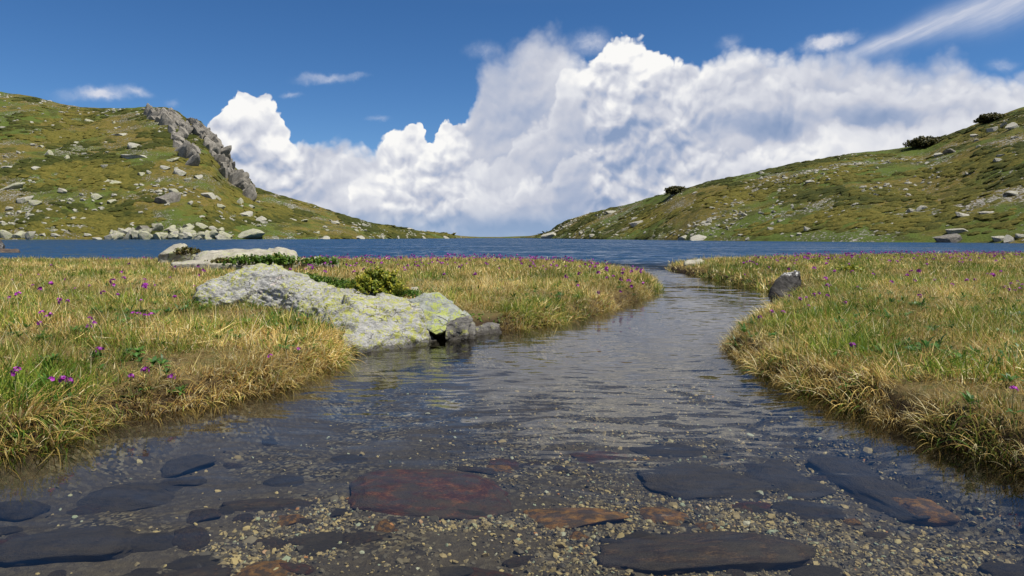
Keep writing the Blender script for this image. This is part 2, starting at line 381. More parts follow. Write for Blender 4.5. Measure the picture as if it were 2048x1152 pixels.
t1 = np.concatenate([np.linspace(-1.9, -0.86, 60)[:-1], np.linspace(-0.86, 0.86, 540), np.linspace(0.86, 1.9, 60)[1:]])
fr = np.concatenate([np.linspace(0, 1.02, 190), np.linspace(1.04, 1.8, 12)])
s_, r_, _h = far_prof(t1)
LY = np.linspace(27.0, s_ - 8, 14); HYY = (s_ - 6)[None, :] + fr[:, None] * (r_ - s_ + 6)[None, :]
FY = np.concatenate([LY, HYY], 0); FX = FY * t1[None, :]
tag(new_obj('mountain_terrain', np.stack([FX.ravel(), FY.ravel(), far_z(FX, FY)], 1), grid_faces(FY.shape[0], FY.shape[1]), M_HILL), 'grassy hillsides closing round the far side of the lake', kind='structure')
def far_hit(px, py):
    """where the line of sight of a photo point meets the far hillside"""
    t = (px - CX) / F; s, r, H = far_prof(t); Y = np.linspace(s - 2, r + 4, 500); Z = far_z(Y * t, Y)
    row = HY + (CAMH - Z) / Y * F
    k = np.argmax((row <= py) & (Z > 0)) if ((row <= py) & (Z > 0)).any() else int(np.argmin(row))
    return Y[k] * t, Y[k], max(Z[k], 0.0)
def near_hit(px, py, up=0.0):
    t = (px - CX) / F; Y = np.linspace(2.0, 27.0, 1200); Z = ground_z(Y * t, Y)
    row = HY + (CAMH - Z - up) / Y * F; ok = (row <= py) & (Z > 0.03)
    k = int(np.argmax(ok)) if ok.any() else 1199
    return Y[k] * t, Y[k], Z[k]
def W(px, py, Y): return ((px - CX) / F * Y, Y, CAMH - (py - HY) / F * Y)
def G(px, py, Z=0.0):
    Y = F * (CAMH - Z) / (py - HY); return ((px - CX) / F * Y, Y, Z)

# ---------------------------------------------------------------- water
def mat_water():
    m, n, out = material('clear_water'); p = pos(n); x, y, z = n.sep(p)
    lake = n.mapr(y, 10.5, 19.0)
    # lake: short wind waves; stream: long-crested ripples with calm patches
    lw = n.v('SUBTRACT', n.noise(n.v('MULTIPLY', p, (1.0, 2.2, 1.0)), 1.3, 5, .62, color=True), (0.5, 0.5, 0.5))
    lx, ly, _ = n.sep(lw)
    gust = n.mapr(n.noise(n.v('MULTIPLY', p, (1, 2.5, 1)), 0.06, 3), 0.35, 0.65, 0.65, 1.25)
    q = n.v('ADD', p, n.v('SCALE', n.v('SUBTRACT', n.noise(p, 1.1, 2, color=True), (.5, .5, .5)), 0.35))
    r1 = n.v('SUBTRACT', n.noise(n.v('MULTIPLY', q, (1.0, 3.7, 1.0)), 4.6, 2.5, .5, color=True), (.5, .5, .5))
    r2 = n.v('SUBTRACT', n.noise(n.v('MULTIPLY', q, (1.0, 3.0, 1.0)), 9.0, 2.0, .5, color=True), (.5, .5, .5))
    ax, ay, _ = n.sep(r1); bx, by, _ = n.sep(r2)
    calm = n.mapr(n.noise(n.v('MULTIPLY', p, (1.0, 0.8, 1.0)), 0.75, 2.0), 0.32, 0.56, 0.40, 1.1)
    near = n.mapr(y, 2.2, 3.2, 0.5, 1.0) * n.mapr(y, 3.6, 6.0, 1.0, 0.42)
    k = calm * near
    sx = (ax * 0.10 + bx * 0.09) * k; sy = (ay * 0.34 + by * 0.20) * k
    riffle = n.m('EXPONENT', n.m('MULTIPLY', n.v('DISTANCE', n.v('MULTIPLY', p, (0.75, 1.4, 0)), (3.1 * .75, 10.0 * 1.4, 0)), n.v('DISTANCE', n.v('MULTIPLY', p, (0.75, 1.4, 0)), (3.1 * .75, 10.0 * 1.4, 0))) * -1.0)
    sx = sx + lx * riffle * 0.5; sy = sy + ly * riffle * 0.9
    fx = sx * (1.0 - lake) + lx * lake * gust * 0.55
    fy = sy * (1.0 - lake) + (ly * 1.15 - 0.20) * lake * gust
    nn = n.v('NORMALIZE', n.xyz(fx, fy, 1.0))
    gl = n.node('ShaderNodeBsdfGlossy'); gl.inputs['Roughness'].default_value = 0.03; n.put(gl.inputs['Normal'], nn)
    tr = n.node('ShaderNodeBsdfTransparent'); tr.inputs[0].default_value = (0.74, 0.74, 0.70, 1)
    fz = n.node('ShaderNodeFresnel'); fz.inputs[0].default_value = 1.333; n.put(fz.inputs['Normal'], nn)
    mx = n.node('ShaderNodeMixShader'); n.put(mx.inputs[0], fz.outputs[0])
    body = n.node('ShaderNodeBsdfDiffuse'); body.inputs[0].default_value = (0.012, 0.05, 0.11, 1)      # light scattered back by the deep lake
    dm = n.node('ShaderNodeMixShader'); n.put(dm.inputs[0], n.mapr(y, 17.0, 24.0, 0.0, 0.75)); n.t.links.new(tr.outputs[0], dm.inputs[1]); n.t.links.new(body.outputs[0], dm.inputs[2])
    n.t.links.new(dm.outputs[0], mx.inputs[1]); n.t.links.new(gl.outputs[0], mx.inputs[2]); n.t.links.new(mx.outputs[0], out.inputs[0])
    return m
tw = np.linspace(-1.85, 1.85, 240); sw, _r, _h = far_prof(tw)
wv = [(t * (s + 8), s + 8, 0.0) for t, s in zip(tw, sw)] + [(130.0, -0.7, 0.0), (-130.0, -0.7, 0.0)]
tag(new_obj('lake_water', wv, [list(range(len(wv)))[::-1]], mat_water(), smooth=False), 'clear stream water running out of the blue lake', kind='structure')

# ---------------------------------------------------------------- stone materials
def mat_rock(name, cols, lichen=0.0, lcol=(0.42, 0.47, 0.07), scale=1.0, pale=0.0, dark=0.35, rough=0.85, bd=0.02, wet=False, band=False):
    m, n, out = material(name); p = objc(n)
    if wet is not None: p = pos(n) if wet == 'world' else p
    p = n.v('SCALE', p, scale)
    warp = n.v('ADD', p, n.v('SCALE', n.v('SUBTRACT', n.noise(p, 3.0, 3, color=True), (.5, .5, .5)), 0.25))
    n1 = n.noise(warp, 2.2, 5, .6); n2 = n.noise(warp, 11, 6, .68); n3 = n.noise(p, 60, 4, .7)
    strat = n.noise(n.v('MULTIPLY', warp, (1.0, 1.0, 5.0)), 5.0, 4, .6)
    base = n.ramp(n1 * .35 + n2 * .4 + n3 * .25, [(0.33, cols[0]), (0.5, cols[1]), (0.66, cols[2])])
    spots = n.mapr(n2 * .5 + n3 * .5, 0.36, 0.44, 1.0, 0.0)                    # black lichen and pits
    base = n.mix(spots * dark, base, tuple(c * .22 for c in cols[0]))
    if pale: base = n.mix(n.mapr(n.noise(warp, 4.2, 3), 0.60, 0.68, 0.0, pale), base, (0.62, 0.52, 0.45))
    if lichen:
        lm = n.mapr(n.noise(p, 0.7, 3) * .22 + n.noise(warp, 7, 3, .5) * .38 + n.noise(p, 30, 4, .75) * .40, 0.588 - lichen * .12, 0.604 - lichen * .12)
        ro = n.mapr(n.voro(warp, 9.0) + (n3 - .5) * .25, 0.24, 0.28, 1.0, 0.0) * n.mapr(n.noise(p, 1.4, 3), 0.46, 0.54)
        lm = n.m('MAXIMUM', lm, ro * .8)
        base = n.mix(lm * 0.85, base, n.ramp(n3, [(0.3, tuple(c * .6 for c in lcol)), (0.7, lcol)]))
    crack = n.voro(n.v('MULTIPLY', warp, (1.0, 1.0, 1.9)), 3.2, feature='DISTANCE_TO_EDGE')
    ck = n.mapr(crack, 0.0, 0.035, 1.0, 0.0) * n.mapr(n.noise(p, 2.0, 2), 0.48, 0.6)
    base = n.mix(ck * .7, base, (0.03, 0.027, 0.022))
    if band:                                                                   # wet stained foot at the waterline
        wz = n.sep(pos(n))[2]; base = n.mix(n.mapr(wz + (n2 - .5) * .10, 0.015, 0.06, 0.8, 0.0), base, (0.035, 0.03, 0.024))
    principled(n, out, base, rough, bump(n, n2 * .5 + n3 * .3 + strat * .5 - ck * .5, bd), 0.25)
    return m
M_BIG = mat_rock('lichen_granite', [(0.17, 0.165, 0.15), (0.37, 0.365, 0.34), (0.55, 0.53, 0.50)], 0.55, (0.48, 0.49, 0.08), 3.2, 0.7, 0.7, bd=0.035, band=True)
M_BLOCK = mat_rock('grey_green_granite', [(0.12, 0.125, 0.11), (0.28, 0.29, 0.26), (0.42, 0.43, 0.39)], 0.6, (0.40, 0.45, 0.085), 2.2, 0.0, 0.5, bd=0.03, band=True)
M_LOW = mat_rock('damp_grey_stone', [(0.06, 0.056, 0.05), (0.16, 0.15, 0.135), (0.33, 0.31, 0.28)], 0.3, (0.36, 0.36, 0.10), 2.6, 0.0, 0.7, bd=0.03, band=True)
M_SLAB = mat_rock('pale_slab_stone', [(0.15, 0.135, 0.10), (0.34, 0.315, 0.25), (0.48, 0.455, 0.38)], 0.4, (0.40, 0.42, 0.20), 0.9, 0.2, 0.5, bd=0.04)
M_DARKR = mat_rock('dark_wet_stone', [(0.018, 0.017, 0.016), (0.055, 0.052, 0.048), (0.40, 0.38, 0.35)], 0.0, scale=2.2, dark=0.6, bd=0.03)
M_HROCK = mat_rock('hill_granite', [(0.13, 0.12, 0.095), (0.32, 0.30, 0.25), (0.50, 0.475, 0.42)], 0.3, (0.36, 0.40, 0.16), 1.4, 0.0, 0.7, bd=0.12)
M_HLICH = mat_rock('hill_lichen_granite', [(0.11, 0.105, 0.075), (0.30, 0.285, 0.22), (0.48, 0.46, 0.38)], 0.5, (0.43, 0.45, 0.20), 1.8, 0.0, 0.6, bd=0.12)
M_HDARK = mat_rock('hill_dark_granite', [(0.05, 0.045, 0.038), (0.15, 0.135, 0.115), (0.34, 0.315, 0.27)], 0.1, (0.3, 0.33, 0.14), 1.4, 0.0, 0.8, bd=0.12)
M_CLIFF = mat_rock('cliff_rock', [(0.09, 0.08, 0.065), (0.22, 0.20, 0.165), (0.42, 0.385, 0.33)], 0.0, scale=1.4, dark=0.8, bd=0.15)
M_TILT, n, out = material('sunlit_top_stone'); p = objc(n); x_, y_, z_ = n.sep(p); n2 = n.noise(p, 9, 5, .65)
tn = n.mapr(z_ + (n2 - .5) * .40 + (n.noise(p, 30, 3, .7) - .5) * .2, 0.37, 0.46)
principled(n, out, n.mix(tn, n.ramp(n2, [(.35, (0.014, 0.013, 0.012)), (.7, (0.06, 0.055, 0.05))]), n.ramp(n2, [(.3, (0.28, 0.28, 0.27)), (.7, (0.62, 0.61, 0.58))])), .8, bump(n, n2, .03), .25)   # sunlit top and shaded lower face painted into the stone colour by height
def mat_bed(name, cols, scale=3.0):
    m, n, out = material(name); p = n.v('SCALE', objc(n), scale)
    n1 = n.noise(p, 1.6, 4, .6); n2 = n.noise(p, 9, 5, .65)
    silt = n.mapr(n.noise(p, 0.9, 5, .65), 0.40, 0.58, 0.05, 0.85)
    principled(n, out, n.mix(silt, n.ramp(n1 * .6 + n2 * .4, [(0.3, cols[0]), (0.5, cols[1]), (0.68, cols[2])]), (0.075, 0.064, 0.052)), 0.7, bump(n, n1 * .4 + n2 * .6, 0.02), 0.2)
    return m
B_DARK = mat_bed('dark_bed_stone', [(0.028, 0.025, 0.023), (0.055, 0.048, 0.042), (0.11, 0.085, 0.062)])
B_RED = mat_bed('red_bed_stone', [(0.035, 0.02, 0.018), (0.10, 0.04, 0.028), (0.34, 0.14, 0.055)])
B_ORANGE = mat_bed('orange_bed_stone', [(0.10, 0.05, 0.025), (0.38, 0.19, 0.05), (0.62, 0.36, 0.10)])
B_BROWN = mat_bed('brown_bed_stone', [(0.022, 0.019, 0.018), (0.06, 0.043, 0.034), (0.22, 0.14, 0.075)])

# ---------------------------------------------------------------- stone shapes
def ico(sub):
    bm = bmesh.new(); bmesh.ops.create_icosphere(bm, subdivisions=sub, radius=1.0)
    v = np.array([q.co[:] for q in bm.verts]); f = [[w.index for w in q.verts] for q in bm.faces]; bm.free(); return v, f
def rock_mesh(name, seed, sub=3, cuts=9, rough=0.10, flat=1.0, mat=None, cut=(.52, .86)):
    g = np.random.default_rng(seed); v, f = ico(sub)
    v = v * np.array([1, g.uniform(.75, 1), 1])
    for _ in range(cuts):
        d = g.normal(size=3); d /= np.linalg.norm(d); k = g.uniform(*cut)
        h = v @ d; over = np.maximum(h - k, 0); v = v - over[:, None] * d[None] * 0.94
    v = v * (1 + rough * fbm(v * 1.7 + seed * 3.1, 4)[:, None] * 1.4 + 0.35 * rough * fbm(v * 6 + seed, 2)[:, None])
    v /= np.abs(v).max(0); v[:, 2] *= flat
    me = bpy.data.meshes.new(name); me.from_pydata(v.tolist(), [], f)
    me.polygons.foreach_set('use_smooth', np.ones(len(f), bool))
    if sub <= 3:
        me.polygons.foreach_set('use_smooth', np.zeros(len(f), bool))
    if mat: me.materials.append(mat)
    return me
def fracture(v, n_seeds, seed, step, tilt, aniso=(1, 1, 2.2)):
    """blocky broken surface: every cell steps in or out, tilts, and is parted from its neighbours by a crack"""
    g = np.random.default_rng(seed); A = np.array(aniso); a = .55; R_ = np.array([[math.cos(a), 0, math.sin(a)], [0, 1, 0], [-math.sin(a), 0, math.cos(a)]])
    q = (v @ R_.T) * A; q = q + .06 * np.stack([fbm(v * 5 + k * 9, 2) for k in range(3)], 1); S = q[g.choice(len(q), n_seeds, replace=False)] + g.normal(0, .01, (n_seeds, 3))
    f1 = np.full(len(q), 1e9); f2 = f1.copy(); i1 = np.zeros(len(q), int)
    for k, s in enumerate(S):
        d = np.linalg.norm(q - s, axis=1); near = d < f1; f2 = np.where(near, f1, np.minimum(f2, d)); i1 = np.where(near, k, i1); f1 = np.where(near, d, f1)
    off = g.uniform(-1, 1, n_seeds) * step; tl = g.normal(0, tilt, (n_seeds, 3))
    d = off[i1] + ((q - S[i1]) * tl[i1]).sum(1); gap = np.clip((f2 - f1) / .03, 0, 1)
    return d - step * .9 * (1 - gap) * (g.random(n_seeds)[i1] < .6)
def hull_rock(name, pts, edge=0.05, amp=0.03, freq=3.0, mat=None, seed=0, smooth_it=2):
    """angular boulder: convex body through the given corners, subdivided and roughened"""
    c = np.mean(np.array(pts), 0); c[2] = min(p[2] for p in pts)
    bm = bmesh.new()
    for p in pts: bm.verts.new(Vector(p) - Vector(c))
    r = bmesh.ops.convex_hull(bm, input=bm.verts)
    bmesh.ops.delete(bm, geom=[q for q in r['geom_interior'] if isinstance(q, bmesh.types.BMVert)], context='VERTS')
    bmesh.ops.triangulate(bm, faces=bm.faces)
    for _ in range(7):
        e = [q for q in bm.edges if q.calc_length() > edge]
        if not e or len(bm.verts) > 9000: break
        bmesh.ops.subdivide_edges(bm, edges=e, cuts=1); bmesh.ops.triangulate(bm, faces=[q for q in bm.faces if len(q.verts) > 3])
    for _ in range(smooth_it): bmesh.ops.smooth_vert(bm, verts=bm.verts, factor=0.5, use_axis_x=True, use_axis_y=True, use_axis_z=True)
    bm.normal_update()
    v = np.array([q.co[:] for q in bm.verts]); nn = np.array([q.normal[:] for q in bm.verts])
    q = v * freq + seed * 5.3
    q[:, 2] *= 1.6
    d = amp * (fbm(q, 4, .55) + 0.5 * fbm(q * 1.3 + 9, 3, ridged=True) - .2)
    if len(v) > 400: d = d + fracture(v, 26, seed, amp * .22, .06)
    v = v + nn * d[:, None]
    for b, w in zip(bm.verts, v): b.co = w
    me = bpy.data.meshes.new(name); bm.to_mesh(me); bm.free()
    me.polygons.foreach_set('use_smooth', np.ones(len(me.polygons), bool))
    if mat: me.materials.append(mat)
    return inst(name, me, None, tuple(c))

# ---------------------------------------------------------------- the big lichen boulder on the stream bank
KEY = [  # u, front foot (px, py, z), crest (px, py, y)
    (0.00, (384, 611, .20), (386, 604, 6.15)), (0.10, (425, 619, .17), (428, 568, 6.25)), (0.22, (480, 624, .15), (478, 541, 6.35)), (0.32, (530, 632, .12), (520, 532, 6.4)),
    (0.42, (572, 652, .06), (566, 541, 6.3)), (0.52, (620, 684, .0), (612, 564, 6.15)), (0.62, (668, 702, .0), (660, 575, 6.0)), (0.72, (715, 706, .0), (712, 583, 5.9)),
    (0.82, (765, 701, .0), (762, 592, 5.8)), (0.90, (812, 695, .0), (806, 600, 5.7)), (0.96, (842, 690, .0), (838, 612, 5.6)), (1.00, (856, 684, .0), (856, 640, 5.5))]
def big_boulder():
    U = np.linspace(0, 1, 250); ku = [k[0] for k in KEY]
    fr_ = np.array([G(*k[1]) for k in KEY]); cr_ = np.array([W(*k[2]) for k in KEY])
    fi = lambda A: np.stack([np.interp(U, ku, A[:, i]) for i in range(3)], 1)
    ker = np.array([1, 2, 3, 2, 1]) / 9.0
    def soften(A):
        P = np.pad(A, ((2, 2), (0, 0)), mode='edge'); return np.stack([np.convolve(P[:, i], ker, 'valid') for i in range(3)], 1)
    Fp, Cp = soften(fi(fr_)), soften(fi(cr_))
    rows = []
    for v in np.linspace(-0.45, 0, 10)[:-1]:                     # below the water or the turf
        rows.append(Fp + np.array([0, -0.05, 0.55]) * v * np.array([1, -1, 1]))
    for v in np.linspace(0, 1, 100):
        q = Fp * (1 - v) + Cp * v
        q[:, 2] += 0.085 * np.sin(math.pi * v) + 0.05 * np.sin(math.pi * min(1, v * 1.6)) * sm(U, .45, .7)
        q[:, 1] -= 0.05 * math.sin(math.pi * v)
        rows.append(q)
    for v in np.linspace(0, 1, 18)[1:]:                          # the back falls away into the turf
        q = Cp.copy(); q[:, 1] += 0.75 * v; q[:, 2] = Cp[:, 2] * (1 - v ** 1.6) - 0.15 * v ** 1.6; rows.append(q)
    P = np.stack(rows, 0); nr, nc = P.shape[:2]
    for e, tgt in ((1, np.array([-.66, 5.85, .02])), (0, np.array([-2.78, 6.25, .1]))):   # round off both ends
        for k in range(14):
            c = nc - 1 - k if e else k; f = (1 - k / 14.0) ** 2.2; P[:, c] = P[:, c] * (1 - f) + tgt * f
    du = np.gradient(P, axis=1); dv = np.gradient(P, axis=0); N = np.cross(du, dv); N /= np.linalg.norm(N, axis=2)[..., None] + 1e-9
    fl = P.reshape(-1, 3); q = fl @ np.array([[.82, -.1, .35], [.1, 1, .1], [-.45, .2, .95]])
    st = q * np.array([1.1, 2.2, 5.0])
    d = 0.026 * fbm(fl * 1.6 + 3, 4) + 0.030 * fbm(st * 1.2 + 8, 4, .6, True) + 0.012 * fbm(fl * 11, 3)
    br = sm(perlin(st * np.array([.8, .8, .55]) + 41), .05, .16); d = d - 0.016 * br + 0.006 + 0.010 * fbm(st * 4.0 + 3, 3, .6, True)
    d = d + fracture(fl, 60, 5, .0055, .06, (1, 1.2, 2.0)) + fracture(fl, 420, 6, .0022, .06)
    pit = sm(perlin(fl * np.array([9, 14, 14]) + 7), .42, .62) * sm(perlin(fl * 1.3 + 2), -.1, .3); d = d - 0.018 * pit
    fl = fl + N.reshape(-1, 3) * d[:, None]
    o = fl.mean(0); o[2] = 0
    ob = new_obj('lichen_boulder', fl - o, grid_faces(nr, nc), M_BIG, loc=tuple(o))
    return tag(ob, 'large pale boulder spotted with yellow-green lichen sloping into the stream', 'boulder')
big_boulder()
tag(hull_rock('angular_block', [W(818, 604, 5.55), W(850, 590, 5.6), W(878, 588, 5.65), W(903, 613, 5.6), W(938, 634, 5.6), W(844, 650, 5.30), W(872, 671, 5.22), W(900, 657, 5.36), W(936, 640, 5.52),
     W(830, 640, 5.3), W(850, 600, 6.2), W(900, 620, 6.2), W(940, 640, 6.1), W(850, 660, 6.0), W(930, 660, 6.0)], 0.028, 0.035, 4.0, M_BLOCK, 2, 1),
    'angular grey-green rock block overhanging a dark hollow above the water', 'boulder')
tag(hull_rock('waterside_stone', [W(888, 678, 5.24), W(890, 650, 5.28), W(908, 638, 5.34), W(936, 632, 5.4), W(950, 648, 5.42), W(954, 678, 5.36), W(905, 650, 5.9), W(950, 650, 5.9), W(900, 690, 5.8), W(945, 690, 5.8), W(898, 700, 5.3), W(948, 695, 5.4)], 0.03, 0.03, 5.0, M_LOW, 5, 1),
    'damp grey stone propping the overhanging block beside the dark hollow', 'stone')
tag(hull_rock('waterside_stone', [W(944, 676, 5.5), W(948, 656, 5.55), W(962, 650, 5.6), W(985, 646, 5.7), W(1000, 655, 5.75), W(1006, 670, 5.7), W(975, 680, 5.55), W(960, 655, 6.1), W(1000, 660, 6.1), W(950, 690, 5.9), W(1004, 690, 5.9)], 0.03, 0.025, 5.0, M_LOW, 7, 1),
    'low grey stone at the end of the boulder row, sloping into the water', 'stone')
tag(hull_rock('hollow_stone', [W(846, 700, 5.42), W(846, 650, 5.48), W(905, 650, 5.55), W(905, 700, 5.46), W(846, 650, 6.2), W(905, 650, 6.2), W(846, 700, 6.2), W(905, 700, 6.2)], 0.06, 0.03, 4.0, M_LOW, 3, 1),
    'dark stone deep inside the hollow under the overhanging block', 'stone')
tag(hull_rock('waterside_stone', [W(850, 694, 5.2), W(852, 676, 5.24), W(862, 671, 5.28), W(872, 680, 5.26), W(878, 694, 5.22), W(855, 680, 5.5), W(876, 684, 5.5), W(850, 700, 5.5), W(878, 700, 5.5)], 0.025, 0.02, 7.0, M_LOW, 17, 1),
    'little wet stone in the mouth of the dark hollow', 'stone')
tag(hull_rock('tilted_stone', [W(1534, 592, 9.25), W(1548, 566, 9.3), W(1570, 545, 9.45), W(1584, 541, 9.5), W(1599, 543, 9.55), W(1600, 556, 9.5), W(1590, 590, 9.35), W(1560, 600, 9.2), W(1575, 548, 9.85), W(1600, 550, 9.85), W(1545, 590, 9.8), W(1600, 600, 9.8), W(1536, 606, 9.3), W(1592, 606, 9.4)], 0.035, 0.05, 3.5, M_TILT, 9, 1),
    'dark upright stone with a painted-in sunlit top and shaded face at the stream bend', 'stone')
# slabs in the meadow behind
def slab(name, px0, px1, top, bot, Y, label, mat=M_SLAB, seed=1, depth=1.2, amp=0.05, prof=None, cat='rock slab'):
    P = []
    for k, (a, b) in enumerate(prof or [(0, .35), (.15, .8), (.45, .9), (.8, 1.0), (1, .75)]):
        px = px0 + (px1 - px0) * a; y = bot + (top - bot) * b
        f_ = W(px, bot + 2 - 3 * b, Y); c_ = W(px, y, Y + depth * .62); d_ = W(px, y, Y + depth)
        P += [f_, (f_[0], f_[1], f_[2] - .25), c_, (c_[0] * .5 + f_[0] * .5, c_[1] * .5 + f_[1] * .5, c_[2] * .68 + f_[2] * .32 ), (d_[0], d_[1], d_[2] - .12), (d_[0], d_[1] + .15, d_[2] - .45)]
    return tag(hull_rock(name, P, 0.09, amp, 1.6, mat, seed, 1), label, cat)
slab('rock_slab', 398, 590, 496, 528, 12.0, 'long flat pale rock slab lying in the meadow by the lake', seed=3, depth=1.6, amp=0.09)
slab('rock_slab', 345, 480, 519, 528, 11.5, 'thin ledge of pale rock in the turf at the foot of the long slab', seed=4, depth=.7, prof=[(0, .35), (.3, .7), (.7, 1.0), (1, .9)])
slab('humped_rock', 318, 392, 485, 506, 15.0, 'small humped pale rock rising from a turf mound at the lake edge', seed=6, depth=1.0, amp=0.05, prof=[(0, -.2), (.28, .55), (.46, .95), (.58, 1.0), (.72, .8), (1, -.2)], cat='boulder')
slab('flat_stone', 604, 646, 513, 524, 12.6, 'small flat pale stone half sunk in turf beside the long slab', seed=8, depth=.6)
slab('flat_stone', 648, 676, 517, 525, 12.6, 'smallest flat pale stone in the turf, beyond the half sunk one', seed=9, depth=.5)
slab('flat_stone', 1368, 1408, 519, 528, 15.2, 'pale stone in the grass near the tip of the grassy spit', seed=12, depth=.6)
slab('flat_stone', 818, 838, 571, 580, 7.0, 'little pale stone in the grass behind the juniper', seed=13, depth=.3, amp=0.02)
slab('shore_rock', -14, 6, 478, 503, 36.0, 'brown rock standing in the lake off the meadow with the slabs', M_DARKR, 15, 1.5, .12, cat='boulder')
slab('mud_islet', -30, 38, 498, 506, 34.0, 'low brown islet of mud and dead sedge beside the rock in the lake', B_BROWN, 16, 1.2, .06, cat='islet')

# ---------------------------------------------------------------- stones on the stream bed
BEDV = [rock_mesh('bed_stone_%d' % k, 50 + k, 4, 7, 0.14) for k in range(6)]
def bed(px0, px1, py0, py1, mat, label, k=0, rise=0.09, ang=0.0, zb=-0.18, fill=1.12):
    rise *= .5
    for _ in range(3):
        c = G((px0 + px1) / 2, (py0 + py1) / 2, zb + rise * .4); zb = min(-.10, float(ground_z(np.array([c[0]]), np.array([c[1]]))[0]))
    a, b = G(px0, (py0 + py1) / 2, zb + rise * .6), G(px1, (py0 + py1) / 2, zb + rise * .6)
    n_, f_ = G((px0 + px1) / 2, py1, zb), G((px0 + px1) / 2, py0, zb + rise * .7)
    me = BEDV[k % 6].copy(); me.materials.append(mat)
    c = ((a[0] + b[0]) / 2, (n_[1] + f_[1]) / 2); hx, hy = (b[0] - a[0]) / 2 * fill, max((f_[1] - n_[1]) / 2, .04)
    zs = ground_z(c[0] + np.array([0, .7, -.7, 0, 0]) * hx, c[1] + np.array([0, 0, 0, .7, -.7]) * hy); top = min(zs.mean() + rise * .75, -.045); low = zs.min() - .03   # bedded in the silt
    o = inst('bed_stone', me, None, (c[0], c[1], (top + low) / 2), (0, 0, ang), (hx, hy, max((top - low) / 2, .02)))
    return tag(o, label, 'stone')
BED = [
    (1200, 1630, 1045, 1165, B_BROWN, 'largest dark slab under the clear shallow water, brown in its middle', 0, .12, .1),
    (1030, 1250, 1004, 1062, B_ORANGE, 'rusty orange and dark red stone under water beside the largest slab', 1, .08, 0),
    (690, 1030, 925, 1040, B_RED, 'broad dark red stone under water with an orange edge', 2, .10, -.2),
    (470, 575, 1108, 1165, B_ORANGE, 'golden orange stone under water among pale gravel', 3, .06, .4),
    (1265, 1540, 910, 1005, B_DARK, 'long dark stone under water, lying aslant in the gravel', 4, .08, -.35),
    (1480, 1665, 905, 995, B_DARK, 'dark slab under water touching the long slanting stone', 5, .08, -.1),
    (1690, 1822, 905, 1060, B_DARK, 'upright dark slab under water pointing down the stream', 1, .09, .1),
    (1808, 1935, 940, 996, B_ORANGE, 'flat amber stone under water below the grassy overhang', 2, .07, -.15),
    (1560, 1690, 990, 1042, B_DARK, 'small dark stone under water against the upright slab', 3, .07, -.3),
    (1960, 2075, 1105, 1165, B_DARK, 'dark grey stone under water at the outer rim of the broad gravel bed', 4, .08, 0),
    (-20, 240, 1030, 1145, B_DARK, 'biggest flat grey slab under water in the silty shallows', 0, .12, .15),
    (130, 335, 955, 1025, B_DARK, 'flat grey slab under water behind the biggest one of the shallows', 5, .09, .1),
    (228, 352, 1055, 1108, B_DARK, 'grey stone under water wedged between two flat slabs and a brown stone', 2, .08, 0),
    (342, 408, 1040, 1102, B_BROWN, 'narrow brown stone under water set on end beside a grey one', 3, .07, .5),
    (358, 432, 1008, 1052, B_BROWN, 'round brown stone under water above the narrow one', 1, .07, 0),
    (-20, 78, 955, 1002, B_DARK, 'grey stone under water beneath the turf of the near bank', 4, .08, 0),
    (300, 415, 905, 958, B_DARK, 'pale grey slab under water out from the grassy bank', 1, .06, .3),
    (318, 402, 942, 978, B_DARK, 'smaller grey stone under water leaning on the pale grey slab', 0, .06, .1),
    (528, 602, 942, 974, B_DARK, 'lone rounded grey stone under water in mid stream', 3, .06, 0),
    (430, 625, 980, 1024, B_BROWN, 'long low brown stone under water with a rusty end', 4, .06, .05),
    (420, 480, 1010, 1030, B_DARK, 'small dark lump under water against the long low brown stone', 5, .05, .05),
    (740, 800, 1030, 1070, B_ORANGE, 'small rusty stone under water alone in the dark silt', 5, .05, .3),
    (540, 605, 1020, 1055, B_ORANGE, 'pair of small amber stones under water grown together', 1, .05, 0),
    (1270, 1420, 880, 915, B_DARK, 'dark low stone under water at the edge of the ripples', 2, .06, 0),
    (1130, 1260, 890, 925, B_RED, 'small reddish stone under water below the ripples', 4, .05, 0),
    (1390, 1440, 1040, 1062, B_ORANGE, 'tiny tan stone under water behind the largest slab', 1, .04, 0),
    (1690, 1725, 1030, 1050, B_ORANGE, 'tiny ochre stone under water at the foot of the upright slab', 0, .04, 0),
    (1590, 1700, 1120, 1165, B_DARK, 'dark stone under water at the rim of the largest slab', 3, .06, 0),
]
for q in BED: bed(*q)
gC = np.random.default_rng(91)
for k in range(70):                                            # smaller cobbles half sunk between the named stones
    px, py = gC.uniform(-20, 2060), gC.uniform(840, 1160); w = gC.uniform(40, 120) * (py - 600) / 450; h = w * gC.uniform(.25, .42); m = [B_DARK, B_BROWN, B_BROWN, B_RED, B_ORANGE][gC.choice(5, p=[.34, .26, .2, .12, .08])]
    x, y, z = G(px, py, -.17)
    if shore(np.array([x]), np.array([y]))[0] > -.16: continue
    o = bed(px - w / 2, px + w / 2, py - h / 2, py + h / 2, m, '%s %s cobble half sunk in the silt of the clear shallows' % ('large' if w > 95 else 'middling' if w > 60 else 'small', {'dark_bed_stone': 'dark grey', 'brown_bed_stone': 'brown', 'red_bed_stone': 'dark red', 'orange_bed_stone': 'orange'}[m.name]), gC.integers(0, 6), .045, gC.uniform(-.6, .6))
    o['group'] = 'cobbles on the stream bed'; o.name = 'bed_cobble'

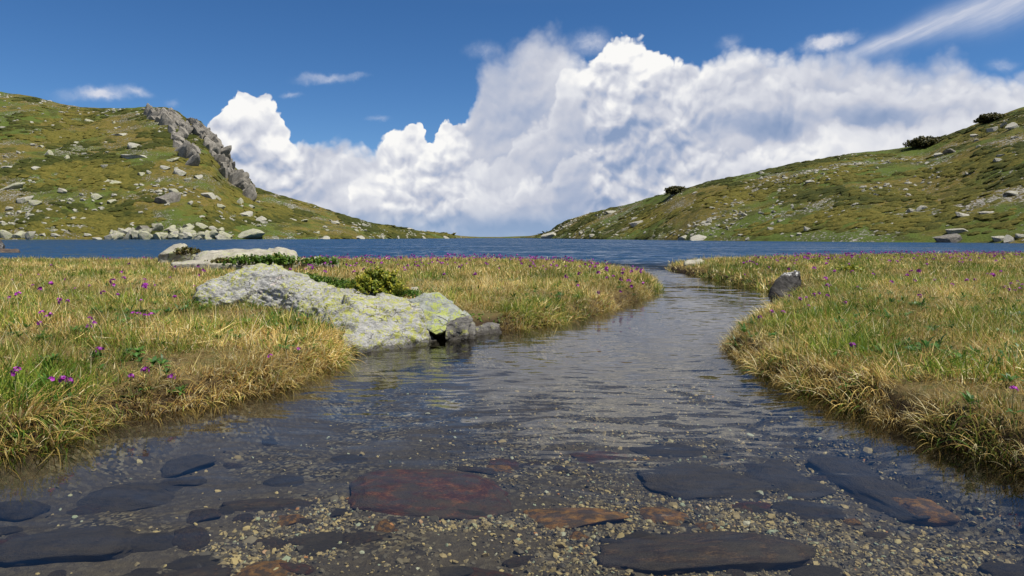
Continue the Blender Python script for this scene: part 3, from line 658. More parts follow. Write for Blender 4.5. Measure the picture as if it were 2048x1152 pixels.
# ---------------------------------------------------------------- boulders on the two hillsides
HV = {m.name: [rock_mesh('hill_rock_%d' % k, 80 + k, 3, 16, 0.10, mat=m, cut=(.30, .72)) for k in range(8)] for m in (M_HROCK, M_HLICH, M_HDARK, M_CLIFF)}
gB = np.random.default_rng(21)
def hill_rock(px, py, w, h, mat=M_HROCK, name='hill_boulder', label=None, group=None, cat='boulder', parent=None, up=False):
    x, y, z = far_hit(px, py + h * .45)
    sx, sz = w / 2 * y / F, h / 2 * y / F
    me = HV[mat.name][gB.integers(0, 8)]
    o = inst(name, me, parent, (x, y + sx * .3, z + sz * (.08 if not up else .1)), (gB.uniform(.1, .45), gB.uniform(-.15, .15), gB.uniform(-.4, .4)), (sx * 1.05, sx * gB.uniform(.7, 1.0), sz * 1.3))
    if label: tag(o, label, cat, group)
    return o
NAMED = [
    (331, 388, 56, 40, M_HDARK, 'big dark-faced boulder jutting from the heath halfway up the cliff hill'),
    (352, 380, 22, 30, M_HLICH, 'lichen-green block leaning on the big dark-faced boulder'),
    (272, 308, 72, 14, M_HROCK, 'long low pale slab across the slope under the cliff'),
    (216, 360, 58, 10, M_HLICH, 'long yellow-green slab lying in the heath of the cliff hill'),
    (494, 463, 66, 22, M_HLICH, 'smooth pale yellow slab running down to the lake below the cliff hill'),
    (283, 452, 30, 24, M_HDARK, 'dark rounded boulder sitting among the lichen rocks on the far shore'),
    (1101, 466, 42, 22, M_HROCK, 'pale pyramid rock at the low end of the bush-topped hill'),
    (1900, 473, 50, 26, M_HDARK, 'dark overhanging boulder at the water under the bush-topped hill'),
    (1922, 458, 52, 16, M_HROCK, 'grey slab capping the dark overhanging boulder'),
    (1905, 298, 34, 16, M_HDARK, 'brown boulder beside the wide bush on the skyline'),
    (1880, 306, 24, 13, M_HROCK, 'pale boulder next to the brown one below the wide skyline bush'),
    (1402, 474, 44, 14, M_HROCK, 'long pale boulder at the waterline of the bush-topped hill'),
    (1368, 472, 24, 20, M_HROCK, 'squat pale boulder beside the long one at the waterline'),
    (1274, 444, 30, 15, M_HROCK, 'lone pale tilted boulder on the lower slope near the pyramid rock'),
    (891, 473, 15, 11, M_HROCK, 'pale block standing at the low end of the cliff hill'),
    (730, 449, 13, 10, M_HROCK, 'pale cube-like boulder on the tail ridge of the cliff hill'),
]
for px, py, w, h, m, lab in NAMED: hill_rock(px, py, w, h, m, label=lab)
SHORE = [(219, 435, 46, 28), (256, 428, 16, 14), (278, 438, 30, 30), (322, 447, 42, 32), (256, 465, 50, 28), (328, 462, 62, 32), (372, 455, 46, 24), (297, 469, 36, 20), (394, 466, 42, 22), (434, 456, 30, 18), (12, 466, 28, 24), (34, 466, 28, 22), (57, 467, 22, 20), (9, 444, 20, 18),
         (240, 468, 28, 20), (352, 470, 34, 18), (416, 470, 30, 14), (305, 452, 30, 28), (345, 440, 24, 20), (232, 452, 26, 16), (275, 470, 30, 16), (315, 473, 28, 12), (380, 440, 22, 14), (410, 452, 24, 14), (446, 470, 22, 12), (204, 446, 22, 14), (362, 468, 26, 20), (286, 420, 16, 12)]
SHORE = [(12, 466, 26, 22), (34, 466, 28, 22), (57, 467, 22, 20), (9, 444, 20, 18), (24, 472, 18, 10), (46, 470, 20, 14)]
while len(SHORE) < 66:
    px = gB.uniform(212, 450); py = 474 - abs(gB.normal(0, 17))
    if py < np.interp(px, [212, 240, 290, 340, 400, 450], [428, 418, 420, 432, 440, 455]): continue
    w = gB.uniform(13, 32); SHORE.append((px, py, w, w * gB.uniform(.5, 1.0)))
for q in SHORE:
    lab = '%s %s lichen-green block in the broken rock band %s' % ('large' if q[2] > 25 else 'middling' if q[2] > 18 else 'small', 'low' if q[3] / q[2] < .65 else 'bulky' if q[3] / q[2] < .85 else 'upright', 'at the far shore' if q[1] > 462 else 'just above the far shore')
    hill_rock(*q, mat=M_HLICH if gB.random() < .7 else M_HROCK, label=lab, group='lichen blocks along the far shore')
LB = [(178, 240, 18, 8), (237, 266, 34, 10), (269, 288, 28, 14), (95, 304, 24, 14), (153, 283, 22, 8), (6, 254, 14, 5), (66, 288, 10, 7), (81, 291, 10, 7), (131, 313, 16, 8), (169, 307, 14, 8), (206, 330, 13, 10), (281, 344, 16, 13), (298, 343, 10, 10), (330, 333, 22, 11),
      (359, 341, 24, 16), (373, 357, 16, 10), (316, 360, 16, 9), (178, 341, 16, 6), (72, 333, 34, 14), (19, 332, 30, 6), (23, 369, 38, 16), (44, 396, 32, 16), (70, 402, 26, 18), (97, 416, 34, 12), (125, 379, 20, 14), (194, 390, 24, 12), (222, 400, 20, 11), (123, 400, 14, 8),
      (414, 385, 30, 18), (434, 391, 14, 12), (478, 400, 24, 16), (503, 411, 14, 8), (406, 431, 26, 11), (440, 410, 18, 12), (380, 403, 12, 14), (488, 425, 40, 14), (516, 438, 36, 10), (169, 435, 30, 12), (103, 460, 18, 8), (84, 468, 14, 8), (109, 469, 16, 10), (175, 469, 16, 8),
      (194, 475, 26, 6), (670, 443, 20, 9), (605, 440, 26, 7), (582, 437, 20, 5), (816, 455, 18, 5), (857, 458, 9, 5), (717, 473, 24, 10), (646, 474, 26, 8), (922, 476, 8, 5), (340, 318, 30, 8), (395, 350, 20, 8), (60, 430, 18, 10), (150, 418, 16, 9), (20, 415, 20, 10)]
while len(LB) < 118:
    px = gB.uniform(5, 860); fy = gB.uniform(.05, .95); yr = np.interp(px, RGX, RGY)
    py = 476 - fy * (476 - yr)
    if perlin(np.array([[px * .012, py * .03, 3.3]]))[0] < -0.05: continue
    w = gB.uniform(6, 15) * (0.6 + .4 * (1 - fy)); LB.append((px, py, w, w * gB.uniform(.4, .75)))
def where(q, base):
    f = (base - q[1]) / (base - np.interp(q[0], RGX, RGY)); return 'low on' if f < .3 else 'midway up' if f < .68 else 'high on'
def size(q): return 'large' if q[2] >= 26 else 'middling' if q[2] >= 14 else 'small'
def form(q): return 'flat' if q[3] / q[2] < .42 else 'upright' if q[3] / q[2] > .9 else 'rounded'
for q in LB:
    lich = gB.random() < .25
    hill_rock(*q, mat=M_HLICH if lich else M_HROCK, label='%s %s %s boulder %s the heathy hill with the cliff' % (size(q), form(q), 'lichen-tinted' if lich else 'pale grey', where(q, 476)), group='boulders on the cliff hill')
RB = [(1420, 439, 18, 12), (1391, 449, 10, 8), (1223, 422, 32, 8), (1167, 470, 10, 6), (1184, 469, 14, 10), (1661, 358, 18, 8), (1625, 361, 26, 8), (1523, 344, 12, 8), (1985, 256, 20, 18), (2010, 244, 16, 22), (2032, 249, 34, 14), (1951, 268, 20, 10), (2003, 308, 18, 14), (1939, 346, 14, 6),
      (2029, 381, 40, 14), (1844, 414, 20, 16), (1822, 419, 16, 10), (1781, 371, 10, 14), (1727, 373, 14, 6), (1615, 456, 14, 12), (1542, 456, 12, 10), (1600, 466, 14, 8), (1976, 424, 30, 10), (1932, 429, 40, 12), (2000, 475, 26, 14), (2024, 476, 30, 14), (2044, 470, 20, 12), (1900, 326, 10, 6),
      (1479, 371, 8, 5), (2035, 272, 26, 8), (1960, 290, 14, 8), (1998, 318, 20, 12), (1612, 440, 18, 6), (1680, 430, 14, 6), (1560, 440, 12, 7)]
while len(RB) < 92:
    px = gB.uniform(1090, 2046); fy = gB.uniform(.03, .95); yr = np.interp(px, RGX, RGY); py = 482 - fy * (482 - yr)
    if perlin(np.array([[px * .012, py * .03, 8.3]]))[0] < -0.05: continue
    w = gB.uniform(5, 13); RB.append((px, py, w, w * gB.uniform(.4, .75)))
for q in RB: hill_rock(*q, mat=M_HROCK, label='%s %s pale boulder %s the grassy hill with bushes on its skyline' % (size(q), form(q), where(q, 482)), group='boulders on the bush-topped hill')
# the two cliff bands
def cliff(line, width, n_, label, size):
    line = np.array(line, float); seg = np.r_[0, np.cumsum(np.linalg.norm(np.diff(line, axis=0), axis=1))]
    x, y, z = far_hit(*line[len(line) // 2]); root = tag(empty('cliff', (x, y, z)), label, 'cliff')
    for k in range(n_):
        s = (k + gB.uniform(0, 1)) / n_ * seg[-1]; a = np.interp(s, seg, line[:, 0]), np.interp(s, seg, line[:, 1])
        px, py = a[0] - gB.uniform(0, width), a[1] + gB.uniform(-4, 8)
        w = gB.uniform(*size); h = w * gB.uniform(.9, 1.9)
        o = hill_rock(px, py, w, h, M_CLIFF, 'rock_block', parent=root, up=True)
        o.location = Vector(o.location) - root.location + Vector((0, o.scale[0] * .75, -o.scale[2] * .1)); o.rotation_euler.y += gB.uniform(.1, .6)
    return root
cliff([(300, 216), (340, 217), (360, 228), (366, 250), (374, 275), (386, 304)], 30, 80, 'grey cliff face dropping from the summit rocks of the hill', (12, 30))
cliff([(376, 238), (402, 246), (420, 262), (436, 284), (450, 310), (470, 335), (490, 354), (508, 372)], 24, 100, 'jagged grey cliff edge falling along the skyline of the hill', (12, 28))

# ---------------------------------------------------------------- plants
def mat_leaf(name, ramp_green, ramp_dry, trans=0.3, rough=0.55):
    """col attribute: r = blade random, g = position along blade, b = second random; tone on the instance = share of green"""
    m, n, out = material(name)
    a = n.node('ShaderNodeAttribute', attribute_name='col'); r, g, b = [E(n, o) for o in (lambda q: (n.t.links.new(a.outputs['Color'], q.inputs[0]), q.outputs)[1])(n.node('ShaderNodeSeparateColor'))]
    t = E(n, n.node('ShaderNodeAttribute', attribute_name='tone', attribute_type='INSTANCER').outputs['Fac'])
    k = E(n, n.node('ShaderNodeAttribute', attribute_name='shade', attribute_type='INSTANCER').outputs['Fac'])
    grn = n.ramp(b, ramp_green); dry = n.ramp(b, ramp_dry)
    col = n.mix(n.mapr(t - r, -0.04, 0.04), dry, grn)
    hv = n.node('ShaderNodeHueSaturation'); n.put(hv.inputs['Color'], col); n.put(hv.inputs['Value'], k)
    d = n.node('ShaderNodeBsdfPrincipled'); n.put(d.inputs['Base Color'], hv.outputs[0]); d.inputs['Roughness'].default_value = rough; d.inputs['Specular IOR Level'].default_value = 0.25
    tr = n.node('ShaderNodeBsdfTranslucent'); n.put(tr.inputs[0], hv.outputs[0])
    mx = n.node('ShaderNodeMixShader'); mx.inputs[0].default_value = trans
    n.t.links.new(d.outputs[0], mx.inputs[1]); n.t.links.new(tr.outputs[0], mx.inputs[2]); n.t.links.new(mx.outputs[0], out.inputs[0])
    return m
DRY = [(0.0, (0.20, 0.10, 0.035)), (0.18, (0.42, 0.26, 0.075)), (0.5, (0.64, 0.47, 0.145)), (0.8, (0.76, 0.61, 0.25)), (1.0, (0.84, 0.76, 0.50))]
GRN = [(0.0, (0.04, 0.10, 0.012)), (0.4, (0.11, 0.19, 0.020)), (0.75, (0.22, 0.27, 0.030)), (1.0, (0.36, 0.36, 0.07))]
M_GRASS = mat_leaf('meadow_grass', GRN, DRY, 0.32)
M_HERB = mat_leaf('green_herb', [(0.0, (0.025, 0.075, 0.014)), (0.5, (0.05, 0.13, 0.02)), (1.0, (0.10, 0.20, 0.03))], DRY, 0.25, 0.45)

class Geo:
    def __init__(s): s.v, s.f, s.c = [], [], []
    def blade(s, base, dirn, side, L_, w, bend, segs, col, tip=0.12, grav=1.0):
        """curved tapering strip leaving base along dirn and drooping"""
        p = Vector(base); d = Vector(dirn).normalized(); sd = Vector(side); i0 = len(s.v); st = L_ / segs
        for k in range(segs + 1):
            f = k / segs; ww = w * (1 - (1 - tip) * f ** 1.6) * (0.75 + .25 * math.sin(math.pi * min(1, f * 1.5)))
            s.v += [tuple(p - sd * ww), tuple(p + sd * ww)]; s.c += [(col[0], f, col[1], 1)] * 2
            p = p + d * st; d = (d + Vector((0, 0, -bend * (0.3 + f) * grav / segs))).normalized()
        for k in range(segs): a = i0 + 2 * k; s.f.append((a, a + 1, a + 3, a + 2))
    def leaf(s, base, dirn, up, L_, w, col, curl=0.25):
        d = Vector(dirn).normalized(); u = Vector(up).normalized(); sd = d.cross(u).normalized(); b = Vector(base); i0 = len(s.v)
        for f, ww, h in ((0, .12, 0), (.35, .85, .06), (.7, .75, .02), (1, .05, -curl)):
            c = b + d * L_ * f + u * h * L_
            s.v += [tuple(c - sd * w * ww), tuple(c + sd * w * ww)]; s.c += [(col[0], f, col[1], 1)] * 2
        for k in range(3): a = i0 + 2 * k; s.f.append((a, a + 1, a + 3, a + 2))
    def mesh(s, name, mat, smooth=True):
        me = bpy.data.meshes.new(name); me.from_pydata(s.v, [], s.f)
        me.attributes.new('col', 'FLOAT_COLOR', 'POINT').data.foreach_set('color', np.array(s.c, np.float32).ravel())
        me.polygons.foreach_set('use_smooth', np.full(len(s.f), smooth)); me.materials.append(mat); return me
    def obj(s, name, mat, parent=None, loc=None):
        o = bpy.data.objects.new(name, s.mesh(name, mat)); COL.objects.link(o); o.parent = parent
        if loc is not None: o.location = loc
        return o
RP = random.Random(5)
def tuft(n_, rad_, Lr, wr, tilt, bend, segs=4, lean=(0, 0)):
    g = Geo()
    for _ in range(n_):
        a, r = RP.uniform(0, 6.283), rad_ * math.sqrt(RP.random()); az = a + RP.gauss(0, .9); ti = abs(RP.gauss(0, tilt)) + .08
        d = Vector((math.cos(az) * math.sin(ti) + lean[0], math.sin(az) * math.sin(ti) + lean[1], math.cos(ti)))
        tw = az + RP.uniform(-1.2, 1.2)
        g.blade((r * math.cos(a), r * math.sin(a), -.012), d, (-math.sin(tw), math.cos(tw), 0), RP.uniform(*Lr), RP.uniform(*wr), RP.uniform(*bend), segs, (RP.random(), RP.random()))
    return g
def rosette(n_, Lr, wr):
    g = Geo()
    for k in range(n_):
        az = k * 2.4 + RP.uniform(-.3, .3); el = RP.uniform(.2, 1.1)
        g.leaf((0, 0, 0.0), (math.cos(az) * math.cos(el), math.sin(az) * math.cos(el), math.sin(el)), (-math.cos(az) * math.sin(el), -math.sin(az) * math.sin(el), math.cos(el)), RP.uniform(*Lr), RP.uniform(*wr), (0, RP.random()), .2)
    return g
def src(geos, mat, name): return [bpy.data.objects.new(name, g.mesh(name, mat)) for g in geos]
GRASS_SRC = src([tuft(16, .05, (.06, .13), (.0017, .0030), .8, (1.0, 3.2), 6), tuft(18, .055, (.06, .12), (.0017, .0030), 1.05, (.6, 3.0), 6), tuft(18, .045, (.035, .08), (.0019, .0034), .7, (.3, 1.8), 4),   # 0-2 standing
                 tuft(20, .06, (.025, .055), (.0019, .0034), .8, (.2, 1.2), 3), tuft(16, .06, (.07, .15), (.0016, .0029), 1.2, (-.5, 2.4), 6), tuft(18, .07, (.06, .14), (.0016, .0029), 1.4, (-1.2, 1.6), 5),          # 3 short, 4-5 lying thatch
                 tuft(15, .05, (.08, .17), (.0016, .0028), .8, (2.0, 4.4), 7, (.4, 0)), tuft(15, .06, (.06, .14), (.0016, .0028), .95, (2.2, 4.6), 7, (.4, 0))], M_GRASS, 'grass_tuft')             # 6-7 hanging over the edge (+x)
FAR_SRC = src([tuft(18, .10, (.05, .12), (.003, .0052), .95, (.6, 2.4), 4), tuft(20, .12, (.05, .11), (.003, .0052), 1.25, (.0, 1.8), 4), tuft(18, .10, (.035, .08), (.003, .0056), .9, (.2, .9), 3)], M_GRASS, 'far_tuft')
HERB_SRC = src([rosette(9, (.03, .06), (.006, .010)), rosette(12, (.025, .045), (.005, .009)), rosette(7, (.045, .075), (.006, .011))], M_HERB, 'herb_rosette')

def scatter(name, P, sources, idx, rot, scl, tone, shade, label, cat=None):
    """one uncountable mass: copies of a few source meshes set on points by geometry nodes"""
    c = bpy.data.collections.new(name + '_sources')
    for k, o in enumerate(sources):
        o.name = '%s_source_%02d' % (name, k)
        if o.name not in c.objects: c.objects.link(o)
    order = np.argsort(np.argsort([o.name for o in sources]))
    me = bpy.data.meshes.new(name); me.from_pydata(np.asarray(P).tolist(), [], [])
    n_ = len(P)
    me.attributes.new('idx', 'INT', 'POINT').data.foreach_set('value', order[np.asarray(idx, np.int64)].astype(np.int32))
    me.attributes.new('rot', 'FLOAT_VECTOR', 'POINT').data.foreach_set('vector', np.asarray(rot, np.float32).ravel())
    s3 = np.asarray(scl, np.float32); s3 = np.repeat(s3[:, None], 3, 1) if s3.ndim == 1 else s3
    me.attributes.new('scl', 'FLOAT_VECTOR', 'POINT').data.foreach_set('vector', s3.ravel())
    me.attributes.new('tone', 'FLOAT', 'POINT').data.foreach_set('value', np.asarray(tone, np.float32))
    me.attributes.new('shade', 'FLOAT', 'POINT').data.foreach_set('value', np.asarray(shade, np.float32))
    o = bpy.data.objects.new(name, me); COL.objects.link(o)
    for s in sources:
        for m in s.data.materials:
            if m.name not in me.materials: me.materials.append(m)
    ng = bpy.data.node_groups.new(name + '_scatter', 'GeometryNodeTree')
    ng.interface.new_socket('Geometry', in_out='INPUT', socket_type='NodeSocketGeometry'); ng.interface.new_socket('Geometry', in_out='OUTPUT', socket_type='NodeSocketGeometry')
    N, K = ng.nodes.new, ng.links.new
    gi, go = N('NodeGroupInput'), N('NodeGroupOutput'); ci = N('GeometryNodeCollectionInfo'); ip = N('GeometryNodeInstanceOnPoints')
    ci.inputs['Collection'].default_value = c; ci.inputs['Separate Children'].default_value = True; ci.inputs['Reset Children'].default_value = True
    def att(nm, typ):
        q = N('GeometryNodeInputNamedAttribute'); q.data_type = typ; q.inputs['Name'].default_value = nm
        return [z for z in q.outputs if z.enabled and z.name == 'Attribute'][0]
    K(gi.outputs[0], ip.inputs['Points']); K(ci.outputs[0], ip.inputs['Instance']); ip.inputs['Pick Instance'].default_value = True
    K(att('idx', 'INT'), ip.inputs['Instance Index']); K(att('scl', 'FLOAT_VECTOR'), ip.inputs['Scale'])
    e2r = N('FunctionNodeEulerToRotation'); K(att('rot', 'FLOAT_VECTOR'), e2r.inputs[0]); K(e2r.outputs[0], ip.inputs['Rotation'])
    K(ip.outputs[0], go.inputs[0])
    md = o.modifiers.new('scatter', 'NODES'); md.node_group = ng
    return tag(o, label, cat, kind='stuff')

# ---- meadow grass
gG = np.random.default_rng(31)
def rock_free(X, Y):
    """False on the stones that stand in the meadow"""
    t = X / Y * F + CX
    big = (t > 384) & (t < 1002) & (Y > np.interp(t, [384, 480, 560, 640, 700, 860, 1002], [5.95, 5.9, 5.5, 5.0, 4.7, 4.9, 5.3])) & (Y < np.interp(t, [384, 520, 700, 860, 1000], [6.25, 6.7, 6.3, 6.1, 6.05]))
    s1 = (t > 400) & (t < 588) & (Y > 12.1) & (Y < 13.5)
    s3 = (t > 1528) & (t < 1606) & (Y > 8.6) & (Y < 9.9)
    s2 = (t > 330) & (t < 385) & (Y > 15.2) & (Y < 16.2)
    return ~(big | s1 | s2 | s3)
bands = [(0.4, 4.2, 800), (4.2, 6.5, 580), (6.5, 9.5, 340), (9.5, 14, 150), (14, 27, 85)]
PP, II, RO, SS, TO, SH = [], [], [], [], [], []
FPP, FII, FRO, FSS, FTO, FSH = [], [], [], [], [], []
for y0, y1, dens in bands:
    off = 2.4 if y1 < 10 else 1.5; n_ = int(dens * (y1 - y0) * 2 * (y1 + off) * .92)
    Y = gG.uniform(y0, y1, n_); T = gG.uniform(-.92, .92, n_); keep = gG.random(n_) < (Y + off) / (y1 + off); Y, T = Y[keep], T[keep]; X = T * (Y + off)
    if y0 < 12:                                    # extra sedge along the bank edge
        for poly in (PL, PR):
            for a, b in zip(poly, np.roll(poly, -1, 0)):
                if y0 <= (a[1] + b[1]) / 2 < y1 and abs(a[0]) < 8:
                    c = int(np.hypot(*(b - a)) * dens * .28) + 1; u = gG.random(c)[:, None]; q = a + (b - a) * u + gG.normal(0, .05, (c, 2)); X = np.r_[X, q[:, 0]]; Y = np.r_[Y, q[:, 1]]
    s = shore(X, Y); k = (s > -0.012) & rock_free(X, Y); X, Y, s = X[k], Y[k], s[k]
    Z = ground_z(X, Y, s)
    n1 = fbm(xy(X, Y, .55, 2.0), 3); n2 = fbm(xy(X, Y, 2.2, 6.0), 3); n3 = fbm(xy(X, Y, 1.0, 12.0), 2)
    tone = np.clip(0.34 + 0.75 * n1 + 1.0 * n2 + np.where((X > 1) & (Y < 6), .10, 0) - np.where((X < 3) & (Y > 7), .10, 0), 0.03, 0.95)
    shade = np.clip(0.95 + 0.65 * n3 + .40 * n2 + gG.normal(0, .14, len(X)), .42, 1.4)
    rz = gG.uniform(0, 6.283, len(X))
    if y0 < 9:
        idx = gG.choice([0, 1, 2, 3, 4, 5], len(X), p=[.15, .20, .17, .16, .17, .15])
        edge = s < 0.13
        # direction towards the water at the edge
        e = 0.03; gx = (shore(X + e, Y) - s) / e; gy = (shore(X, Y + e) - s) / e
        hang = edge & (gG.random(len(X)) < .55); idx = np.where(hang, gG.choice([6, 7], len(X)), idx)
        rz = np.where(hang, np.arctan2(-gy, -gx) + gG.normal(0, .5, len(X)), rz)
        tone = np.where(hang, tone * .8, tone)
        sc = gG.uniform(.55, 1.15, len(X)) * np.clip(.95 + .8 * n2 + .5 * n3, .5, 1.6) * (1.0 if y0 < 6 else 1.15)
        bare = (n2 + n3 < -.30) & (gG.random(len(X)) < .6) & ~hang; sc = np.where(bare, sc * .8, sc)
        PP.append(np.stack([X, Y, Z], 1)); II.append(idx); tl = np.where(hang, .2, .45); RO.append(np.stack([gG.normal(0, 1, len(X)) * tl, gG.normal(0, 1, len(X)) * tl, rz], 1)); SS.append(sc); TO.append(tone); SH.append(shade)
    else:
        sc = gG.uniform(.8, 1.3, len(X)) * np.clip(1.0 + .5 * n2, .6, 1.4)
        FPP.append(np.stack([X, Y, Z], 1)); FII.append(gG.integers(0, 3, len(X))); FRO.append(np.stack([gG.normal(0, .3, len(X)), gG.normal(0, .3, len(X)), rz], 1)); FSS.append(sc); FTO.append(tone); FSH.append(shade)
cat_ = np.concatenate
scatter('meadow_grass', cat_(PP), GRASS_SRC, cat_(II), cat_(RO), cat_(SS), cat_(TO), cat_(SH), 'straw and green grass tufts covering both stream banks')
scatter('lakeside_grass', cat_(FPP), FAR_SRC, cat_(FII), cat_(FRO), cat_(FSS), cat_(FTO), cat_(FSH), 'yellowed meadow grass running back to the lake edge')
# ---- small broad-leaved herbs between the grass
n_ = 13000; Y = gG.uniform(.6, 9.5, n_); X = gG.uniform(-.92, .92, n_) * (Y + 2.0); s = shore(X, Y)
k = (s > .01) & rock_free(X, Y) & (fbm(xy(X, Y, 1.6, 4.0), 3) + gG.normal(0, .12, n_) > .17); X, Y, s = X[k], Y[k], s[k]
scatter('meadow_herbs', np.stack([X, Y, ground_z(X, Y, s) + .02], 1), HERB_SRC, gG.integers(0, 3, len(X)), np.stack([gG.normal(0, .15, len(X)), gG.normal(0, .15, len(X)), gG.uniform(0, 6.28, len(X))], 1),
        gG.uniform(.7, 1.3, len(X)), np.ones(len(X)), gG.uniform(.7, 1.25, len(X)), 'small green leaf rosettes growing through the grass')

# ---- low shrubs
def mat_shrub(name, ramp, trans=.25):
    m, n, out = material(name)
    a = n.node('ShaderNodeAttribute', attribute_name='col'); q = n.node('ShaderNodeSeparateColor'); n.t.links.new(a.outputs['Color'], q.inputs[0])
    col = n.ramp(q.outputs[2], ramp)
    d = n.node('ShaderNodeBsdfPrincipled'); n.put(d.inputs['Base Color'], col); d.inputs['Roughness'].default_value = .5; d.inputs['Specular IOR Level'].default_value = .25
    tr = n.node('ShaderNodeBsdfTranslucent'); n.put(tr.inputs[0], col); mx = n.node('ShaderNodeMixShader'); mx.inputs[0].default_value = trans
    n.t.links.new(d.outputs[0], mx.inputs[1]); n.t.links.new(tr.outputs[0], mx.inputs[2]); n.t.links.new(mx.outputs[0], out.inputs[0]); return m
M_JUN = mat_shrub('juniper_needles', [(0, (0.05, 0.085, 0.008)), (.45, (0.15, 0.19, 0.016)), (.8, (0.30, 0.29, 0.025)), (1, (0.42, 0.36, 0.045))])
M_MAT = mat_shrub('bearberry_leaves', [(0, (0.03, 0.07, 0.008)), (.5, (0.075, 0.15, 0.016)), (.9, (0.16, 0.23, 0.028)), (1, (0.22, 0.16, 0.05))])
M_HEATH = mat_shrub('brown_heath_leaves', [(0, (0.045, 0.035, 0.012)), (.5, (0.10, 0.085, 0.022)), (.9, (0.13, 0.14, 0.03)), (1, (0.24, 0.16, 0.06))])
M_DBUSH = mat_shrub('skyline_bush_needles', [(0, (0.025, 0.03, 0.008)), (.5, (0.055, 0.058, 0.014)), (1, (0.12, 0.10, 0.026))])
M_TWIG, n, out = material('grey_twig'); principled(n, out, (0.22, 0.17, 0.13), .8)
def shrub(name, loc, rx, ry, rz, n_sprig, sprig, needle, mat, label, cat='shrub', seed=0, stems=10, surf=None, wn=.14):
    """branching bush: stems fan out from the base, sprigs of small leaves fill an uneven crown"""
    R_ = random.Random(seed); root = tag(empty(name, loc), label, cat); fo, st = Geo(), Geo()
    for k in range(stems):
        a = R_.uniform(0, 6.283); e = R_.uniform(.15, .75); L_ = R_.uniform(.6, 1.0)
        d = Vector((math.cos(a) * rx, math.sin(a) * ry, rz * R_.uniform(.5, 1.2))).normalized(); ln = L_ * min(max(rx, ry), rz * 2.2)
        st.blade((d.x * rx * .1, d.y * ry * .1, 0), d, (-math.sin(a), math.cos(a), 0), ln, .012 * max(rx, .3), .3, 4, (0, .5))
        st.blade((d.x * rx * .1, d.y * ry * .1, 0), d, (0, 0, 1), ln, .012 * max(rx, .3), .3, 4, (0, .5))
    for k in range(n_sprig):
        a = R_.uniform(0, 6.283); ct = R_.random() ** .7; r = math.sqrt(max(0, 1 - ct * ct)); rr = R_.uniform(.55, 1.0)
        p = np.array([[r * math.cos(a), r * math.sin(a), ct]])
        lump = 1 + .38 * fbm(p * 2.3 + seed * 7.7, 3)[0]
        if lump < .86 and R_.random() < .6: continue
        c = Vector((p[0, 0] * rx, p[0, 1] * ry, p[0, 2] * rz)) * (rr * lump)
        if surf is not None: c.z = max(c.z, 0) * .9 + surf(loc[0] + c.x, loc[1] + c.y) - loc[2]
        ax = Vector((p[0, 0] / rx, p[0, 1] / ry, p[0, 2] / rz + .8 / rz)).normalized(); ax = (ax + Vector((R_.gauss(0, .35), R_.gauss(0, .35), R_.gauss(0, .25)))).normalized()
        hue = R_.random() * .7 + .3 * rr - .15
        for j in range(needle):
            f = j / needle; q = c + ax * sprig * f; t_ = Vector((R_.gauss(0, 1), R_.gauss(0, 1), R_.gauss(0, 1))).cross(ax).normalized()
            d = (ax * .7 + t_ * .9).normalized()
            fo.leaf(q, d, ax, sprig * R_.uniform(.35, .6), sprig * wn, (0, min(1, max(0, hue + R_.gauss(0, .12) + .15 * f))), .1)
    f_ = Geo.obj(fo, 'foliage', mat, root); s_ = Geo.obj(st, 'stems', M_TWIG, root)
    return root
gz1 = lambda x, y: float(ground_z(np.array([x]), np.array([y]))[0])
x, y, z = W(752, 586, 5.95); shrub('juniper_bush', (x, y, z - .03), .24, .18, .20, 420, .06, 10, M_JUN, 'yellow-green juniper bush growing over the crest of the lichen boulder', 'bush', 3, 12)
x, y, z = W(790, 592, 6.0); shrub('juniper_bush', (x, y, z - .03), .10, .10, .13, 90, .045, 9, M_JUN, 'small juniper clump at the end of the bush on the boulder', 'bush', 4, 6)
def mat_plant(px, py, Y, rx, ry, rz, n_, mat, label, seed, dz=-.02):
    x, y, z = W(px, py, Y); return shrub('bearberry_mat', (x, y, z + dz), rx, ry, rz, n_, .035, 6, mat, label, 'ground shrub', seed, 4, wn=.22)
mat_plant(612, 566, 6.35, .26, .16, .09, 300, M_MAT, 'dark green leafy mat hugging the boulder crest below its peak', 11)
mat_plant(672, 578, 6.25, .28, .16, .09, 300, M_MAT, 'green leafy mat along the boulder crest up against the juniper', 12)
mat_plant(720, 592, 6.0, .16, .10, .06, 120, M_MAT, 'leafy trailing mat spilling down the boulder under the juniper', 13)
mat_plant(818, 592, 6.0, .15, .12, .05, 130, M_MAT, 'flat green mat in the dip between boulder and angular block', 14)
mat_plant(400, 612, 5.95, .18, .12, .06, 150, M_MAT, 'dark green mat at the pointed end of the lichen boulder', 15)
mat_plant(470, 624, 5.75, .24, .10, .06, 190, M_HEATH, 'brown-green heath fringe along the upper foot of the lichen boulder', 16)
mat_plant(560, 640, 5.45, .22, .12, .08, 200, M_HEATH, 'brown heath clump where the boulder dips towards the stream', 17)
mat_plant(950, 640, 5.9, .16, .10, .05, 110, M_MAT, 'green mat on the bank above the low waterside stones', 18)
mat_plant(985, 648, 5.95, .10, .08, .06, 70, M_MAT, 'leafy clump where the low stone meets the grassy bank', 19)
def far_mat(px, py, Y, rx, rz, n_, mat, label, seed):
    x, y, z = W(px, py, Y); return shrub('meadow_shrub', (x, y, z - .04), rx, rx * .6, rz, n_, .09, 6, mat, label, 'shrub', seed, 4, wn=.22)
far_mat(550, 527, 11.8, .40, .15, 260, M_MAT, 'green shrub in front of the high end of the long pale slab', 21)
far_mat(500, 526, 11.7, .45, .10, 170, M_MAT, 'low green shrub along the foot of the long pale slab', 22)
